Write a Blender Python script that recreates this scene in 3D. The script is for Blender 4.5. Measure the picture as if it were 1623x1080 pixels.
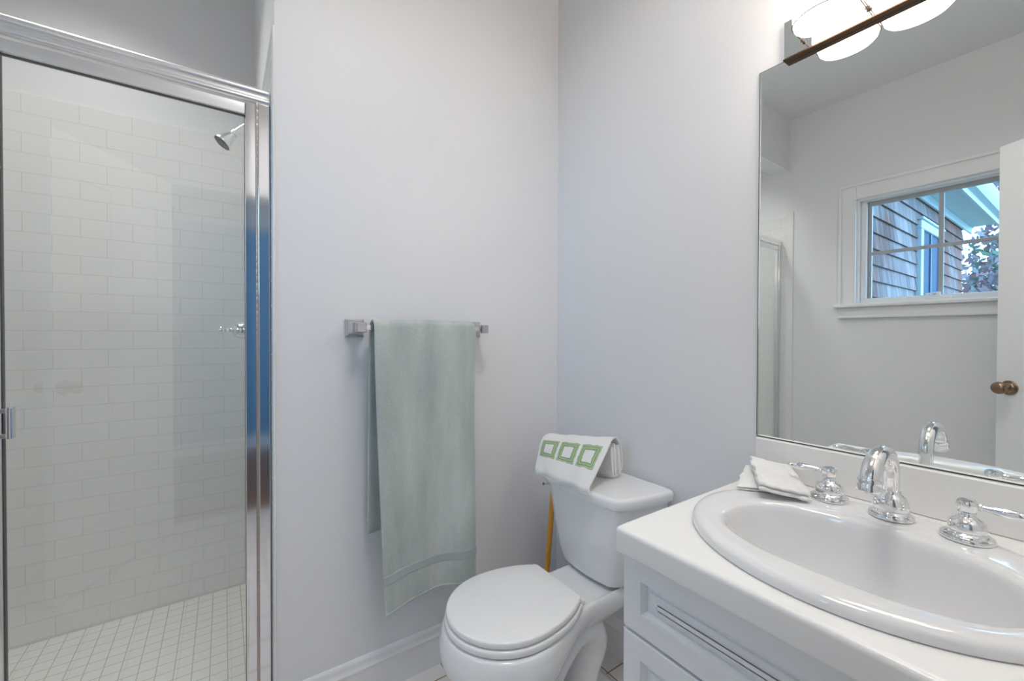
import bpy, bmesh, math, random
import numpy as np
from mathutils import Vector, Matrix, noise

for o in list(bpy.data.objects):
    bpy.data.objects.remove(o, do_unlink=True)
SC = bpy.context.scene
COL = SC.collection
PI = math.pi
RND = random.Random(7)

# ------------------------------------------------------------------ camera
CAM_Z = 1.160
cd = bpy.data.cameras.new('camera')
cam = bpy.data.objects.new('camera', cd)
COL.objects.link(cam)
cd.sensor_fit = 'HORIZONTAL'
cd.sensor_width = 36.0
cd.lens = 661.1255 / 1623.0 * 36.0
cd.clip_start = 0.01
CR = Vector((0.82299394, -0.56804337, 0.00277421))
CU = Vector((0.00379674, 0.01038431, 0.99993887))
CF = Vector((0.56803746, 0.8229331, -0.01070294))
mw = Matrix.Identity(4)
for i in range(3):
    mw[i][0] = CR[i]; mw[i][1] = CU[i]; mw[i][2] = -CF[i]
mw[2][3] = CAM_Z
cam.matrix_world = mw
SC.camera = cam

# ------------------------------------------------------------------ light
SC.view_settings.view_transform = 'Standard'
SC.view_settings.look = 'None'
SC.view_settings.gamma = 1.0
SC.view_settings.use_curve_mapping = False
SC.view_settings.exposure = 0.08
SC.cycles.max_bounces = 14
SC.cycles.diffuse_bounces = 7
SC.cycles.glossy_bounces = 8
SC.cycles.transmission_bounces = 10
SC.cycles.transparent_max_bounces = 16
SC.cycles.caustics_reflective = True
SC.cycles.sample_clamp_indirect = 6.0

world = bpy.data.worlds.new('sky')
SC.world = world
world.use_nodes = True
wb = world.node_tree.nodes['Background']
wb.inputs[0].default_value = (0.35, 0.64, 1.0, 1)
wb.inputs[1].default_value = 8.0

def area_light(name, loc, rot, sx, sy, power, color, shape='RECTANGLE'):
    l = bpy.data.lights.new(name, 'AREA')
    l.shape = shape
    l.size = sx
    if shape in ('RECTANGLE', 'ELLIPSE'):
        l.size_y = sy
    l.energy = power
    l.color = color
    o = bpy.data.objects.new(name, l)
    o.location = loc
    o.rotation_euler = rot
    COL.objects.link(o)
    return o

# unseen fill lights added at the ceilings of hall, bathroom and shower
area_light('hall_fill_light', (0.15, -1.15, 2.66), (0, 0, 0), 0.6, 0.6, 4.5, (1.0, 0.97, 0.94))
bl_ = area_light('bath_fill_light', (0.40, 0.36, 2.72), (0, 0, 0), 0.46, 0.46, 7.5, (1.0, 0.985, 0.965), 'DISK')
bl_.data.spread = math.radians(150)
sl_ = area_light('shower_fill_light', (-0.42, 1.72, 2.72), (0, 0, 0), 0.25, 0.25, 4.6, (1.0, 0.985, 0.955), 'DISK')
sl_.data.spread = math.radians(110)
SHADE_EMIT = 10.0
BULB_EMIT = 130.0

# ------------------------------------------------------------------ materials
def mat(name):
    m = bpy.data.materials.new(name)
    m.use_nodes = True
    return m, m.node_tree, m.node_tree.nodes['Principled BSDF']

def simple(name, col, rough=0.5, metal=0.0, coat=0.0, spec=None, bump=None):
    m, nt, p = mat(name)
    p.inputs['Base Color'].default_value = (*col, 1)
    p.inputs['Roughness'].default_value = rough
    p.inputs['Metallic'].default_value = metal
    p.inputs['Coat Weight'].default_value = coat
    p.inputs['Coat Roughness'].default_value = 0.04
    if spec is not None:
        p.inputs['Specular IOR Level'].default_value = spec
    if bump:
        tc = nt.nodes.new('ShaderNodeTexCoord')
        n = nt.nodes.new('ShaderNodeTexNoise')
        n.inputs['Scale'].default_value = bump[0]
        n.inputs['Detail'].default_value = 4
        b = nt.nodes.new('ShaderNodeBump')
        b.inputs['Strength'].default_value = bump[1]
        b.inputs['Distance'].default_value = bump[2]
        nt.links.new(tc.outputs['Object'], n.inputs['Vector'])
        nt.links.new(n.outputs['Fac'], b.inputs['Height'])
        nt.links.new(b.outputs['Normal'], p.inputs['Normal'])
    return m

def thin_glass(name, tint, ior=1.5, rough=0.0, gain=1.0):
    m = bpy.data.materials.new(name)
    m.use_nodes = True
    nt = m.node_tree
    nt.nodes.clear()
    out = nt.nodes.new('ShaderNodeOutputMaterial')
    mix = nt.nodes.new('ShaderNodeMixShader')
    tr = nt.nodes.new('ShaderNodeBsdfTransparent')
    gl = nt.nodes.new('ShaderNodeBsdfGlossy')
    fr = nt.nodes.new('ShaderNodeFresnel')
    tr.inputs[0].default_value = (*tint, 1)
    gl.inputs['Color'].default_value = (1, 1, 1, 1)
    gl.inputs['Roughness'].default_value = rough
    geo = nt.nodes.new('ShaderNodeNewGeometry')
    im = nt.nodes.new('ShaderNodeMapRange')          # same reflectance entering and leaving the thin pane
    im.inputs['To Min'].default_value = ior
    im.inputs['To Max'].default_value = 1.0 / ior
    nt.links.new(geo.outputs['Backfacing'], im.inputs['Value'])
    nt.links.new(im.outputs[0], fr.inputs['IOR'])
    nt.links.new(fr.outputs[0], mix.inputs[0])
    nt.links.new(tr.outputs[0], mix.inputs[1])
    nt.links.new(gl.outputs[0], mix.inputs[2])
    nt.links.new(mix.outputs[0], out.inputs[0])
    return m

def tile_mat(name, axes, origin, w, h, tile, grout, mortar=0.0012, offset=0.5, rough=0.12, bump=0.0006, vary=0.0):
    m, nt, p = mat(name)
    tc = nt.nodes.new('ShaderNodeTexCoord')
    sep = nt.nodes.new('ShaderNodeSeparateXYZ')
    nt.links.new(tc.outputs['Object'], sep.inputs[0])
    comb = nt.nodes.new('ShaderNodeCombineXYZ')
    for k in (0, 1):
        sub = nt.nodes.new('ShaderNodeMath')
        sub.operation = 'SUBTRACT'
        nt.links.new(sep.outputs['XYZ'.index(axes[k])], sub.inputs[0])
        sub.inputs[1].default_value = origin[k]
        nt.links.new(sub.outputs[0], comb.inputs[k])
    br = nt.nodes.new('ShaderNodeTexBrick')
    br.offset = offset
    br.offset_frequency = 2
    br.squash = 1.0
    br.inputs['Scale'].default_value = 1.0
    br.inputs['Brick Width'].default_value = w
    br.inputs['Row Height'].default_value = h
    br.inputs['Mortar Size'].default_value = mortar
    br.inputs['Mortar Smooth'].default_value = 0.2
    br.inputs['Bias'].default_value = 0.0
    br.inputs['Color1'].default_value = (*[c * (1 - vary) for c in tile], 1)
    br.inputs['Color2'].default_value = (*tile, 1)
    br.inputs['Mortar'].default_value = (*grout, 1)
    nt.links.new(comb.outputs[0], br.inputs['Vector'])
    nt.links.new(br.outputs['Color'], p.inputs['Base Color'])
    b = nt.nodes.new('ShaderNodeBump')
    b.invert = True
    b.inputs['Strength'].default_value = 0.6
    b.inputs['Distance'].default_value = bump
    nt.links.new(br.outputs['Fac'], b.inputs['Height'])
    nt.links.new(b.outputs['Normal'], p.inputs['Normal'])
    mr = nt.nodes.new('ShaderNodeMapRange')
    mr.inputs['To Min'].default_value = rough
    mr.inputs['To Max'].default_value = 0.7
    nt.links.new(br.outputs['Fac'], mr.inputs['Value'])
    nt.links.new(mr.outputs[0], p.inputs['Roughness'])
    return m

M_WALL = simple('wall_paint', (0.80, 0.80, 0.81), 0.42, spec=0.35, bump=(70, 0.06, 0.0006))
M_CEIL = simple('ceiling_paint', (0.82, 0.82, 0.82), 0.8)
M_TRIM = simple('trim_paint', (0.84, 0.84, 0.845), 0.3)
M_CAB = simple('cabinet_paint', (0.80, 0.815, 0.83), 0.32)
M_COUNTER = simple('counter_laminate', (0.86, 0.855, 0.84), 0.3)
M_PORC = simple('porcelain', (0.84, 0.845, 0.85), 0.08, coat=0.6)
M_SINK = simple('sink_porcelain', (0.80, 0.80, 0.805), 0.08, coat=0.6)
M_SEAT = simple('seat_plastic', (0.86, 0.86, 0.855), 0.16, coat=0.3)
M_CHROME = simple('chrome', (0.86, 0.86, 0.87), 0.05, metal=1.0)
M_CHROME2 = simple('polished_frame_metal', (0.84, 0.84, 0.86), 0.09, metal=1.0)
M_POST = simple('towel_bar_metal', (0.60, 0.60, 0.63), 0.14, metal=1.0)
M_RAIL = simple('bright_rail_metal', (0.97, 0.97, 0.97), 0.30, metal=1.0)
M_SATIN = simple('satin_frame_metal', (0.80, 0.80, 0.80), 0.24, metal=1.0)
M_DARK = simple('dark_gap', (0.03, 0.025, 0.022), 0.6)
M_GASKET = simple('grey_gasket', (0.10, 0.10, 0.095), 0.5)
M_MIRROR = simple('mirror_silver', (0.915, 0.95, 0.935), 0.0, metal=1.0)
M_MEDGE = simple('mirror_edge', (0.06, 0.05, 0.045), 0.4)
M_BRONZE = simple('aged_bronze', (0.30, 0.20, 0.13), 0.32, metal=0.9)
M_WOODH = simple('orange_wood_handle', (0.80, 0.36, 0.04), 0.35)
M_RUBBER = simple('plunger_rubber', (0.25, 0.05, 0.03), 0.6)
M_GLASS = thin_glass('shower_glass', (0.968, 0.98, 0.974), 1.62)
M_PANE = thin_glass('window_glass', (0.95, 0.97, 0.98), 1.4)
M_SASH = simple('window_sash', (0.42, 0.44, 0.46), 0.45)
M_PLATE = simple('lamp_plate', (0.86, 0.90, 0.88), 0.03, metal=1.0)
M_PLATE_REFL = simple('dark_edge_reflection', (0.10, 0.055, 0.03), 0.35, metal=0.8)
M_WIRE = simple('wire_metal', (0.035, 0.022, 0.014), 0.6)
M_TILE_B = tile_mat('tile_back', 'XZ', (-0.5225, 1.104), 0.1487, 0.0712, (0.80, 0.80, 0.79), (0.645, 0.635, 0.61))
M_TILE_S = tile_mat('tile_side', 'YZ', (2.23, 1.104), 0.1487, 0.0712, (0.80, 0.80, 0.79), (0.645, 0.635, 0.61))
M_TILE_F = tile_mat('tile_shower_floor', 'XY', (0.006, 2.239), 0.0495, 0.0495, (0.80, 0.79, 0.76), (0.50, 0.48, 0.44), mortar=0.0016, offset=0.0, rough=0.3)
M_FLOOR = tile_mat('tile_floor', 'XY', (0.627, 0.983), 0.1525, 0.1525, (0.80, 0.77, 0.74), (0.30, 0.15, 0.07), mortar=0.0022, offset=0.0, rough=0.22, vary=0.03)
M_BULL = simple('tile_bullnose', (0.82, 0.82, 0.815), 0.12)
M_HALLWALL = simple('hall_paint', (0.62, 0.58, 0.54), 0.6)

def wood_floor():
    m, nt, p = mat('hall_wood')
    tc = nt.nodes.new('ShaderNodeTexCoord')
    mp = nt.nodes.new('ShaderNodeMapping')
    mp.inputs['Scale'].default_value = (2, 14, 2)
    n = nt.nodes.new('ShaderNodeTexNoise')
    n.inputs['Scale'].default_value = 3
    n.inputs['Detail'].default_value = 6
    cr = nt.nodes.new('ShaderNodeValToRGB')
    cr.color_ramp.elements[0].color = (0.14, 0.06, 0.025, 1)
    cr.color_ramp.elements[1].color = (0.32, 0.16, 0.07, 1)
    nt.links.new(tc.outputs['Object'], mp.inputs[0])
    nt.links.new(mp.outputs[0], n.inputs['Vector'])
    nt.links.new(n.outputs['Fac'], cr.inputs[0])
    nt.links.new(cr.outputs[0], p.inputs['Base Color'])
    p.inputs['Roughness'].default_value = 0.35
    return m
M_WOODF = wood_floor()

def terry(name, c1, c2, scale=700, strength=0.9, stripes=None, waffle=None, sheen=0.3):
    m, nt, p = mat(name)
    tc = nt.nodes.new('ShaderNodeTexCoord')
    n1 = nt.nodes.new('ShaderNodeTexNoise')
    n1.inputs['Scale'].default_value = scale
    n1.inputs['Detail'].default_value = 3
    n2 = nt.nodes.new('ShaderNodeTexNoise')
    n2.inputs['Scale'].default_value = 9
    n2.inputs['Detail'].default_value = 4
    mp = nt.nodes.new('ShaderNodeMapping')
    mp.inputs['Scale'].default_value = (1.6, 1, 0.35)
    nt.links.new(tc.outputs['Object'], mp.inputs[0])
    nt.links.new(tc.outputs['Object'], n1.inputs['Vector'])
    nt.links.new(mp.outputs[0], n2.inputs['Vector'])
    add = nt.nodes.new('ShaderNodeMath'); add.operation = 'MULTIPLY_ADD'
    nt.links.new(n1.outputs['Fac'], add.inputs[0])
    add.inputs[1].default_value = 0.6
    nt.links.new(n2.outputs['Fac'], add.inputs[2])
    cr = nt.nodes.new('ShaderNodeValToRGB')
    cr.color_ramp.elements[0].position = 0.55
    cr.color_ramp.elements[0].color = (*c1, 1)
    cr.color_ramp.elements[1].position = 1.05
    cr.color_ramp.elements[1].color = (*c2, 1)
    nt.links.new(add.outputs[0], cr.inputs[0])
    nt.links.new(cr.outputs[0], p.inputs['Base Color'])
    p.inputs['Roughness'].default_value = 0.95
    p.inputs['Specular IOR Level'].default_value = 0.1
    p.inputs['Sheen Weight'].default_value = sheen
    b = nt.nodes.new('ShaderNodeBump')
    b.inputs['Strength'].default_value = strength
    b.inputs['Distance'].default_value = 0.002
    if waffle:
        uv = nt.nodes.new('ShaderNodeUVMap')
        v = nt.nodes.new('ShaderNodeTexVoronoi')
        v.inputs['Scale'].default_value = waffle
        v.inputs['Randomness'].default_value = 0.15
        nt.links.new(uv.outputs[0], v.inputs['Vector'])
        mm = nt.nodes.new('ShaderNodeMath'); mm.operation = 'MULTIPLY_ADD'
        nt.links.new(v.outputs['Distance'], mm.inputs[0])
        mm.inputs[1].default_value = -1.2
        nt.links.new(n1.outputs['Fac'], mm.inputs[2])
        nt.links.new(mm.outputs[0], b.inputs['Height'])
    else:
        nt.links.new(n1.outputs['Fac'], b.inputs['Height'])
    nt.links.new(b.outputs['Normal'], p.inputs['Normal'])
    return m
M_TOWEL = terry('sage_terry', (0.40, 0.455, 0.435), (0.60, 0.645, 0.61), 420, 1.0)
M_BAND = simple('sage_woven_band', (0.42, 0.48, 0.465), 0.7, bump=(900, 0.4, 0.0008))
M_WHITET = terry('white_terry', (0.78, 0.77, 0.76), (0.90, 0.89, 0.88), 500, 0.5)
M_WAFFLE = terry('white_waffle_terry', (0.84, 0.83, 0.81), (0.93, 0.92, 0.90), 500, 0.5, waffle=150)

def squares_mat():
    """white cotton with three green bordered squares in a row (UV metres)"""
    m, nt, p = mat('white_cotton_green_squares')
    uv = nt.nodes.new('ShaderNodeUVMap')
    nz = nt.nodes.new('ShaderNodeTexNoise'); nz.inputs['Scale'].default_value = 60
    nz.inputs['Detail'].default_value = 3
    nt.links.new(uv.outputs[0], nz.inputs['Vector'])
    sep = nt.nodes.new('ShaderNodeSeparateXYZ')
    nt.links.new(uv.outputs[0], sep.inputs[0])
    def math_(op, a, b=None, c=None):
        n = nt.nodes.new('ShaderNodeMath'); n.operation = op
        for i, x in enumerate((a, b, c)):
            if x is None: continue
            if hasattr(x, 'name') and hasattr(x, 'links'):
                nt.links.new(x, n.inputs[i])
            else:
                n.inputs[i].default_value = x
        return n.outputs[0]
    jit = math_('MULTIPLY_ADD', nz.outputs['Fac'], 0.010, -0.005)
    pitch = SQ['pitch']
    u = math_('SUBTRACT', sep.outputs[0], SQ['u0'])
    k = math_('DIVIDE', u, pitch)
    fl = math_('FLOOR', k)
    fx = math_('MULTIPLY', math_('SUBTRACT', math_('SUBTRACT', k, fl), 0.5), pitch)
    inr = math_('MULTIPLY', math_('GREATER_THAN', k, 0.0), math_('LESS_THAN', k, 3.0))
    fv = math_('MULTIPLY', math_('SUBTRACT', sep.outputs[1], SQ['v0']), 0.72)
    cheb = math_('MAXIMUM', math_('ABSOLUTE', fx), math_('ABSOLUTE', fv))
    d = math_('ADD', cheb, math_('MULTIPLY', jit, 0.8))
    outer = math_('LESS_THAN', d, SQ['ro'])
    inner = math_('GREATER_THAN', d, SQ['ri'])
    mask = math_('MULTIPLY', math_('MULTIPLY', outer, inner), inr)
    band = math_('SINE', math_('MULTIPLY', d, 900.0))
    g = nt.nodes.new('ShaderNodeMix'); g.data_type = 'RGBA'
    nt.links.new(math_('MULTIPLY_ADD', band, 0.5, 0.5), g.inputs[0])
    g.inputs[6].default_value = (0.24, 0.36, 0.17, 1)
    g.inputs[7].default_value = (0.46, 0.58, 0.36, 1)
    mx = nt.nodes.new('ShaderNodeMix'); mx.data_type = 'RGBA'
    nt.links.new(mask, mx.inputs[0])
    mx.inputs[6].default_value = (0.82, 0.81, 0.80, 1)
    nt.links.new(g.outputs[2], mx.inputs[7])
    nt.links.new(mx.outputs[2], p.inputs['Base Color'])
    p.inputs['Roughness'].default_value = 0.9
    p.inputs['Sheen Weight'].default_value = 0.2
    n2 = nt.nodes.new('ShaderNodeTexNoise'); n2.inputs['Scale'].default_value = 900
    nt.links.new(uv.outputs[0], n2.inputs['Vector'])
    b = nt.nodes.new('ShaderNodeBump'); b.inputs['Strength'].default_value = 0.4; b.inputs['Distance'].default_value = 0.001
    nt.links.new(n2.outputs['Fac'], b.inputs['Height'])
    nt.links.new(b.outputs['Normal'], p.inputs['Normal'])
    return m
SQ = dict(u0=0.004, pitch=0.074, v0=0.117, ro=0.0325, ri=0.0165)
M_SQUARES = squares_mat()

def shade_mat(name, strength):
    m, nt, p = mat(name)
    tc = nt.nodes.new('ShaderNodeTexCoord')
    n = nt.nodes.new('ShaderNodeTexNoise'); n.inputs['Scale'].default_value = 22; n.inputs['Detail'].default_value = 5
    n.inputs['Distortion'].default_value = 1.5
    cr = nt.nodes.new('ShaderNodeValToRGB')
    cr.color_ramp.elements[0].position = 0.35; cr.color_ramp.elements[0].color = (1.0, 0.82, 0.66, 1)
    cr.color_ramp.elements[1].position = 0.62; cr.color_ramp.elements[1].color = (1.0, 0.94, 0.87, 1)
    nt.links.new(tc.outputs['Object'], n.inputs['Vector'])
    nt.links.new(n.outputs['Fac'], cr.inputs[0])
    nt.links.new(cr.outputs[0], p.inputs['Emission Color'])
    p.inputs['Emission Strength'].default_value = strength
    p.inputs['Base Color'].default_value = (0.9, 0.85, 0.78, 1)
    p.inputs['Roughness'].default_value = 0.2
    return m
M_BULB = shade_mat('frosted_bulb_lit', BULB_EMIT)
M_SHADE = shade_mat('marbled_glass_lit', SHADE_EMIT)

def shingle_mat():
    m, nt, p = mat('cedar_shingle')
    tc = nt.nodes.new('ShaderNodeTexCoord')
    mp = nt.nodes.new('ShaderNodeMapping'); mp.inputs['Scale'].default_value = (14.0, 9.0, 0.7)
    n = nt.nodes.new('ShaderNodeTexNoise'); n.inputs['Scale'].default_value = 2.2; n.inputs['Detail'].default_value = 5
    n2 = nt.nodes.new('ShaderNodeTexNoise'); n2.inputs['Scale'].default_value = 1.1; n2.inputs['Detail'].default_value = 2
    nt.links.new(tc.outputs['Object'], mp.inputs[0])
    nt.links.new(mp.outputs[0], n.inputs['Vector'])
    nt.links.new(tc.outputs['Object'], n2.inputs['Vector'])
    a = nt.nodes.new('ShaderNodeMath'); a.operation = 'MULTIPLY_ADD'
    nt.links.new(n.outputs['Fac'], a.inputs[0]); a.inputs[1].default_value = 0.8
    nt.links.new(n2.outputs['Fac'], a.inputs[2])
    cr = nt.nodes.new('ShaderNodeValToRGB')
    e = cr.color_ramp.elements
    e[0].position = 0.74; e[0].color = (0.17, 0.045, 0.022, 1)
    e[1].position = 1.02; e[1].color = (0.24, 0.20, 0.20, 1)
    k = e.new(0.86); k.color = (0.15, 0.10, 0.095, 1)
    nt.links.new(a.outputs[0], cr.inputs[0])
    sp = nt.nodes.new('ShaderNodeSeparateXYZ'); cb = nt.nodes.new('ShaderNodeCombineXYZ')
    ad = nt.nodes.new('ShaderNodeMath'); ad.operation = 'ADD'; ad.inputs[1].default_value = 3.0
    nt.links.new(tc.outputs['Object'], sp.inputs[0])
    nt.links.new(sp.outputs[0], cb.inputs[0]); nt.links.new(sp.outputs[2], ad.inputs[0]); nt.links.new(ad.outputs[0], cb.inputs[1])
    br = nt.nodes.new('ShaderNodeTexBrick'); br.offset = 0.37; br.squash = 0.7; br.squash_frequency = 3
    br.inputs['Scale'].default_value = 1.0; br.inputs['Brick Width'].default_value = 0.135; br.inputs['Row Height'].default_value = 0.128
    br.inputs['Mortar Size'].default_value = 0.0022
    br.inputs['Color1'].default_value = (0.55, 0.52, 0.52, 1); br.inputs['Color2'].default_value = (1.15, 1.15, 1.15, 1); br.inputs['Mortar'].default_value = (0.25, 0.25, 0.25, 1)
    nt.links.new(cb.outputs[0], br.inputs['Vector'])
    mu = nt.nodes.new('ShaderNodeMix'); mu.data_type = 'RGBA'; mu.blend_type = 'MULTIPLY'; mu.inputs[0].default_value = 1.0
    nt.links.new(cr.outputs[0], mu.inputs[6]); nt.links.new(br.outputs['Color'], mu.inputs[7])
    nt.links.new(mu.outputs[2], p.inputs['Base Color'])
    p.inputs['Roughness'].default_value = 0.85
    return m
M_SHINGLE = shingle_mat()
M_HTRIM = simple('house_trim', (0.30, 0.36, 0.38), 0.4)
M_HGLASS = simple('house_window_glass', (0.0, 0.03, 0.075), 0.5, spec=0.1)
M_ROOF = simple('roof_shingle', (0.12, 0.12, 0.13), 0.8)
M_GROUND = simple('garden_ground', (0.16, 0.20, 0.12), 0.9)
M_BARK = simple('bark', (0.20, 0.17, 0.16), 0.9)
M_LEAF = [simple('leaf_green', (0.10, 0.18, 0.13), 0.6), simple('leaf_rust', (0.22, 0.12, 0.13), 0.6), simple('leaf_grey', (0.22, 0.19, 0.22), 0.6)]

# ------------------------------------------------------------------ mesh helpers
class MB:
    """collects shapes into one mesh"""
    def __init__(self):
        self.bm = bmesh.new()
        self.mi = 0
        self.bev = False

    def _new(self, verts, faces, mi=None):
        vs = [self.bm.verts.new(v) for v in verts]
        out = []
        for f in faces:
            try:
                fc = self.bm.faces.new([vs[i] for i in f])
                fc.material_index = self.mi if mi is None else mi
                out.append(fc)
            except ValueError:
                pass
        return vs, out

    def box(self, a, b, bev=0.0, seg=2, mi=None, M=None):
        x0, y0, z0 = [min(a[i], b[i]) for i in range(3)]
        x1, y1, z1 = [max(a[i], b[i]) for i in range(3)]
        P = [(x0,y0,z0),(x1,y0,z0),(x1,y1,z0),(x0,y1,z0),(x0,y0,z1),(x1,y0,z1),(x1,y1,z1),(x0,y1,z1)]
        if M is not None:
            P = [M @ Vector(p) for p in P]
        vs, fs = self._new(P, [(0,3,2,1),(4,5,6,7),(0,1,5,4),(1,2,6,5),(2,3,7,6),(3,0,4,7)], mi)
        if bev > 0:
            self.bev = True
            es = list({e for f in fs for e in f.edges})
            r = bmesh.ops.bevel(self.bm, geom=es, offset=bev, segments=seg, affect='EDGES', profile=0.5, clamp_overlap=True)
            for f in r['faces']:
                f.material_index = self.mi if mi is None else mi
        return self

    def loft(self, rings, cap0=True, cap1=True, closed=True, mi=None):
        n = len(rings[0])
        verts = [p for r in rings for p in r]
        faces = []
        for i in range(len(rings) - 1):
            for j in range(n if closed else n - 1):
                k = (j + 1) % n
                faces.append((i*n+j, i*n+k, (i+1)*n+k, (i+1)*n+j))
        if cap0: faces.append(tuple(reversed(range(n))))
        if cap1: faces.append(tuple((len(rings)-1)*n + j for j in range(n)))
        return self._new(verts, faces, mi)

    def lathe(self, prof, origin=(0,0,0), axis=(0,0,1), seg=40, cap0=True, cap1=True, mi=None):
        ax = Vector(axis).normalized()
        t = Vector((1,0,0)) if abs(ax.x) < 0.9 else Vector((0,1,0))
        u = ax.cross(t).normalized(); v = ax.cross(u)
        O = Vector(origin)
        rings = []
        for r, h in prof:
            r = max(r, 1e-5)
            rings.append([O + ax*h + u*(r*math.cos(2*PI*k/seg)) + v*(r*math.sin(2*PI*k/seg)) for k in range(seg)])
        self.loft(rings, cap0, cap1, True, mi)
        return self

    def tube(self, path, rad, seg=20, cap=True, mi=None):
        pts = [Vector(p) for p in path]
        n = len(pts)
        rr = rad if isinstance(rad, (list, tuple)) else [rad]*n
        T = []
        for i in range(n):
            a = pts[max(i-1, 0)]; b = pts[min(i+1, n-1)]
            T.append((b-a).normalized())
        t0 = Vector((0,0,1)) if abs(T[0].z) < 0.9 else Vector((1,0,0))
        u = (t0 - T[0]*t0.dot(T[0])).normalized()
        rings = []
        for i in range(n):
            u = (u - T[i]*u.dot(T[i])).normalized()
            v = T[i].cross(u)
            rings.append([pts[i] + u*(rr[i]*math.cos(2*PI*k/seg)) + v*(rr[i]*math.sin(2*PI*k/seg)) for k in range(seg)])
        self.loft(rings, cap, cap, True, mi)
        return self

    def prism(self, poly, d, mi=None):
        """poly: list of 3D points, d: extrusion vector"""
        d = Vector(d)
        a = [Vector(p) for p in poly]
        self.loft([a, [p + d for p in a]], True, True, True, mi)
        return self

    def grid(self, fn, nu, nv, mi=None, uvfn=None):
        verts = [fn(i/nu, j/nv) for j in range(nv+1) for i in range(nu+1)]
        faces = [(j*(nu+1)+i, j*(nu+1)+i+1, (j+1)*(nu+1)+i+1, (j+1)*(nu+1)+i) for j in range(nv) for i in range(nu)]
        vs, fs = self._new(verts, faces, mi)
        if uvfn:
            lay = self.bm.loops.layers.uv.verify()
            idx = {v: k for k, v in enumerate(vs)}
            for f in fs:
                for l in f.loops:
                    k = idx[l.vert]
                    l[lay].uv = uvfn((k % (nu+1))/nu, (k // (nu+1))/nv)
        return self

    def build(self, name, mats, parent=None, smooth=35, label=None, kind=None, cat=None, group=None, flat=False):
        bmesh.ops.recalc_face_normals(self.bm, faces=self.bm.faces)
        me = bpy.data.meshes.new(name)
        self.bm.to_mesh(me)
        self.bm.free()
        for m in (mats if isinstance(mats, (list, tuple)) else [mats]):
            me.materials.append(m)
        o = bpy.data.objects.new(name, me)
        COL.objects.link(o)
        if smooth:
            for p in me.polygons:
                p.use_smooth = True
            me.set_sharp_from_angle(angle=math.radians(smooth))
            if self.bev or flat:
                wn = o.modifiers.new('weighted', 'WEIGHTED_NORMAL')
                wn.keep_sharp = True
                wn.weight = 90
        if parent is not None:
            o.parent = parent
            if parent.type == 'EMPTY' and parent.parent is None:
                o.matrix_parent_inverse = Matrix.LocRotScale(parent.location, parent.rotation_euler, None).inverted()
        if label: o['label'] = label
        if kind: o['kind'] = kind
        if cat: o['category'] = cat
        if group: o['group'] = group
        return o

def thing(name, label, cat, loc=(0,0,0), group=None):
    o = bpy.data.objects.new(name, None)
    o.empty_display_size = 0.05
    COL.objects.link(o)
    o.location = loc
    o['label'] = label
    o['category'] = cat
    if group: o['group'] = group
    return o

def empty_structure(name, loc=(0,0,0)):
    o = bpy.data.objects.new(name, None)
    COL.objects.link(o)
    o.location = loc
    o['kind'] = 'structure'
    return o

def sm(t):
    t = max(0.0, min(1.0, t))
    return t*t*(3-2*t)

def bezier(p, n):
    P = [Vector(q) for q in p]
    out = []
    for i in range(n+1):
        t = i/n
        Q = P[:]
        while len(Q) > 1:
            Q = [Q[k].lerp(Q[k+1], t) for k in range(len(Q)-1)]
        out.append(Q[0])
    return out

def catmull(P, n):
    P = [Vector(p) for p in P]
    out = []
    for i in range(len(P)-1):
        p0 = P[max(i-1,0)]; p1 = P[i]; p2 = P[i+1]; p3 = P[min(i+2,len(P)-1)]
        for k in range(n):
            t = k/n
            out.append(0.5*((2*p1) + (p2-p0)*t + (2*p0-5*p1+4*p2-p3)*t*t + (-p0+3*p1-3*p2+p3)*t**3))
    out.append(P[-1])
    return out

# ------------------------------------------------------------------ room constants
XM = 1.174       # mirror wall face (right)
YT = 1.36        # towel wall face (back)
XE = 0.120       # end of towel wall = shower's right side
XW = -1.05       # window wall face (left)
YS = -0.30       # doorway wall face (front)
ZC = 2.73
SY = 2.24        # shower back wall face (tile)
ZT = 2.030       # tile top
WT = 0.12

# floor / ceiling
MB().box((XW-0.2, YS-WT, -0.06), (XM+0.15, YT+0.02, 0.0)).build('floor', M_FLOOR, kind='structure', smooth=0)
MB().box((XW-0.2, YS-WT, ZC), (XM+0.15, YT+0.001, ZC+0.06)).build('ceiling', M_CEIL, kind='structure', smooth=0)
MB().box((XW-0.2, YT+0.001, ZC), (XM+0.15, SY+0.15, ZC+0.06)).build('ceiling_shower', M_CEIL, kind='structure', smooth=0)

# walls
MB().box((XM, YS-WT, 0), (XM+0.12, YT+0.1, ZC)).build('wall_right', M_WALL, kind='structure', smooth=0)
b = MB()
b.box((XE, YT, 0), (XM, YT+WT, ZC))
b.box((XW, YT, 2.365), (XE, YT+WT, ZC))
b.build('wall_back', M_WALL, kind='structure', smooth=0)
# window wall with its opening (continues into the shower)
WY0, WY1, WZ0, WZ1 = 0.215, 0.965, 1.372, 2.050
b = MB()
b.box((XW-0.15, YS-WT, 0), (XW, WY0, ZC))
b.box((XW-0.15, WY1, 0), (XW, SY+0.12, ZC))
b.box((XW-0.15, WY0, 0), (XW, WY1, WZ0))
b.box((XW-0.15, WY0, WZ1), (XW, WY1, ZC))
b.build('wall_left', M_WALL, kind='structure', smooth=0)
# doorway wall
DX0, DX1, DZ = -0.262, 0.46, 2.04
b = MB()
b.box((XW, YS-WT, 0), (DX0, YS, ZC))
b.box((DX1, YS-WT, 0), (XM, YS, ZC))
b.box((DX0, YS-WT, DZ), (DX1, YS, ZC))
b.build('wall_front', M_WALL, kind='structure', smooth=0)
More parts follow.
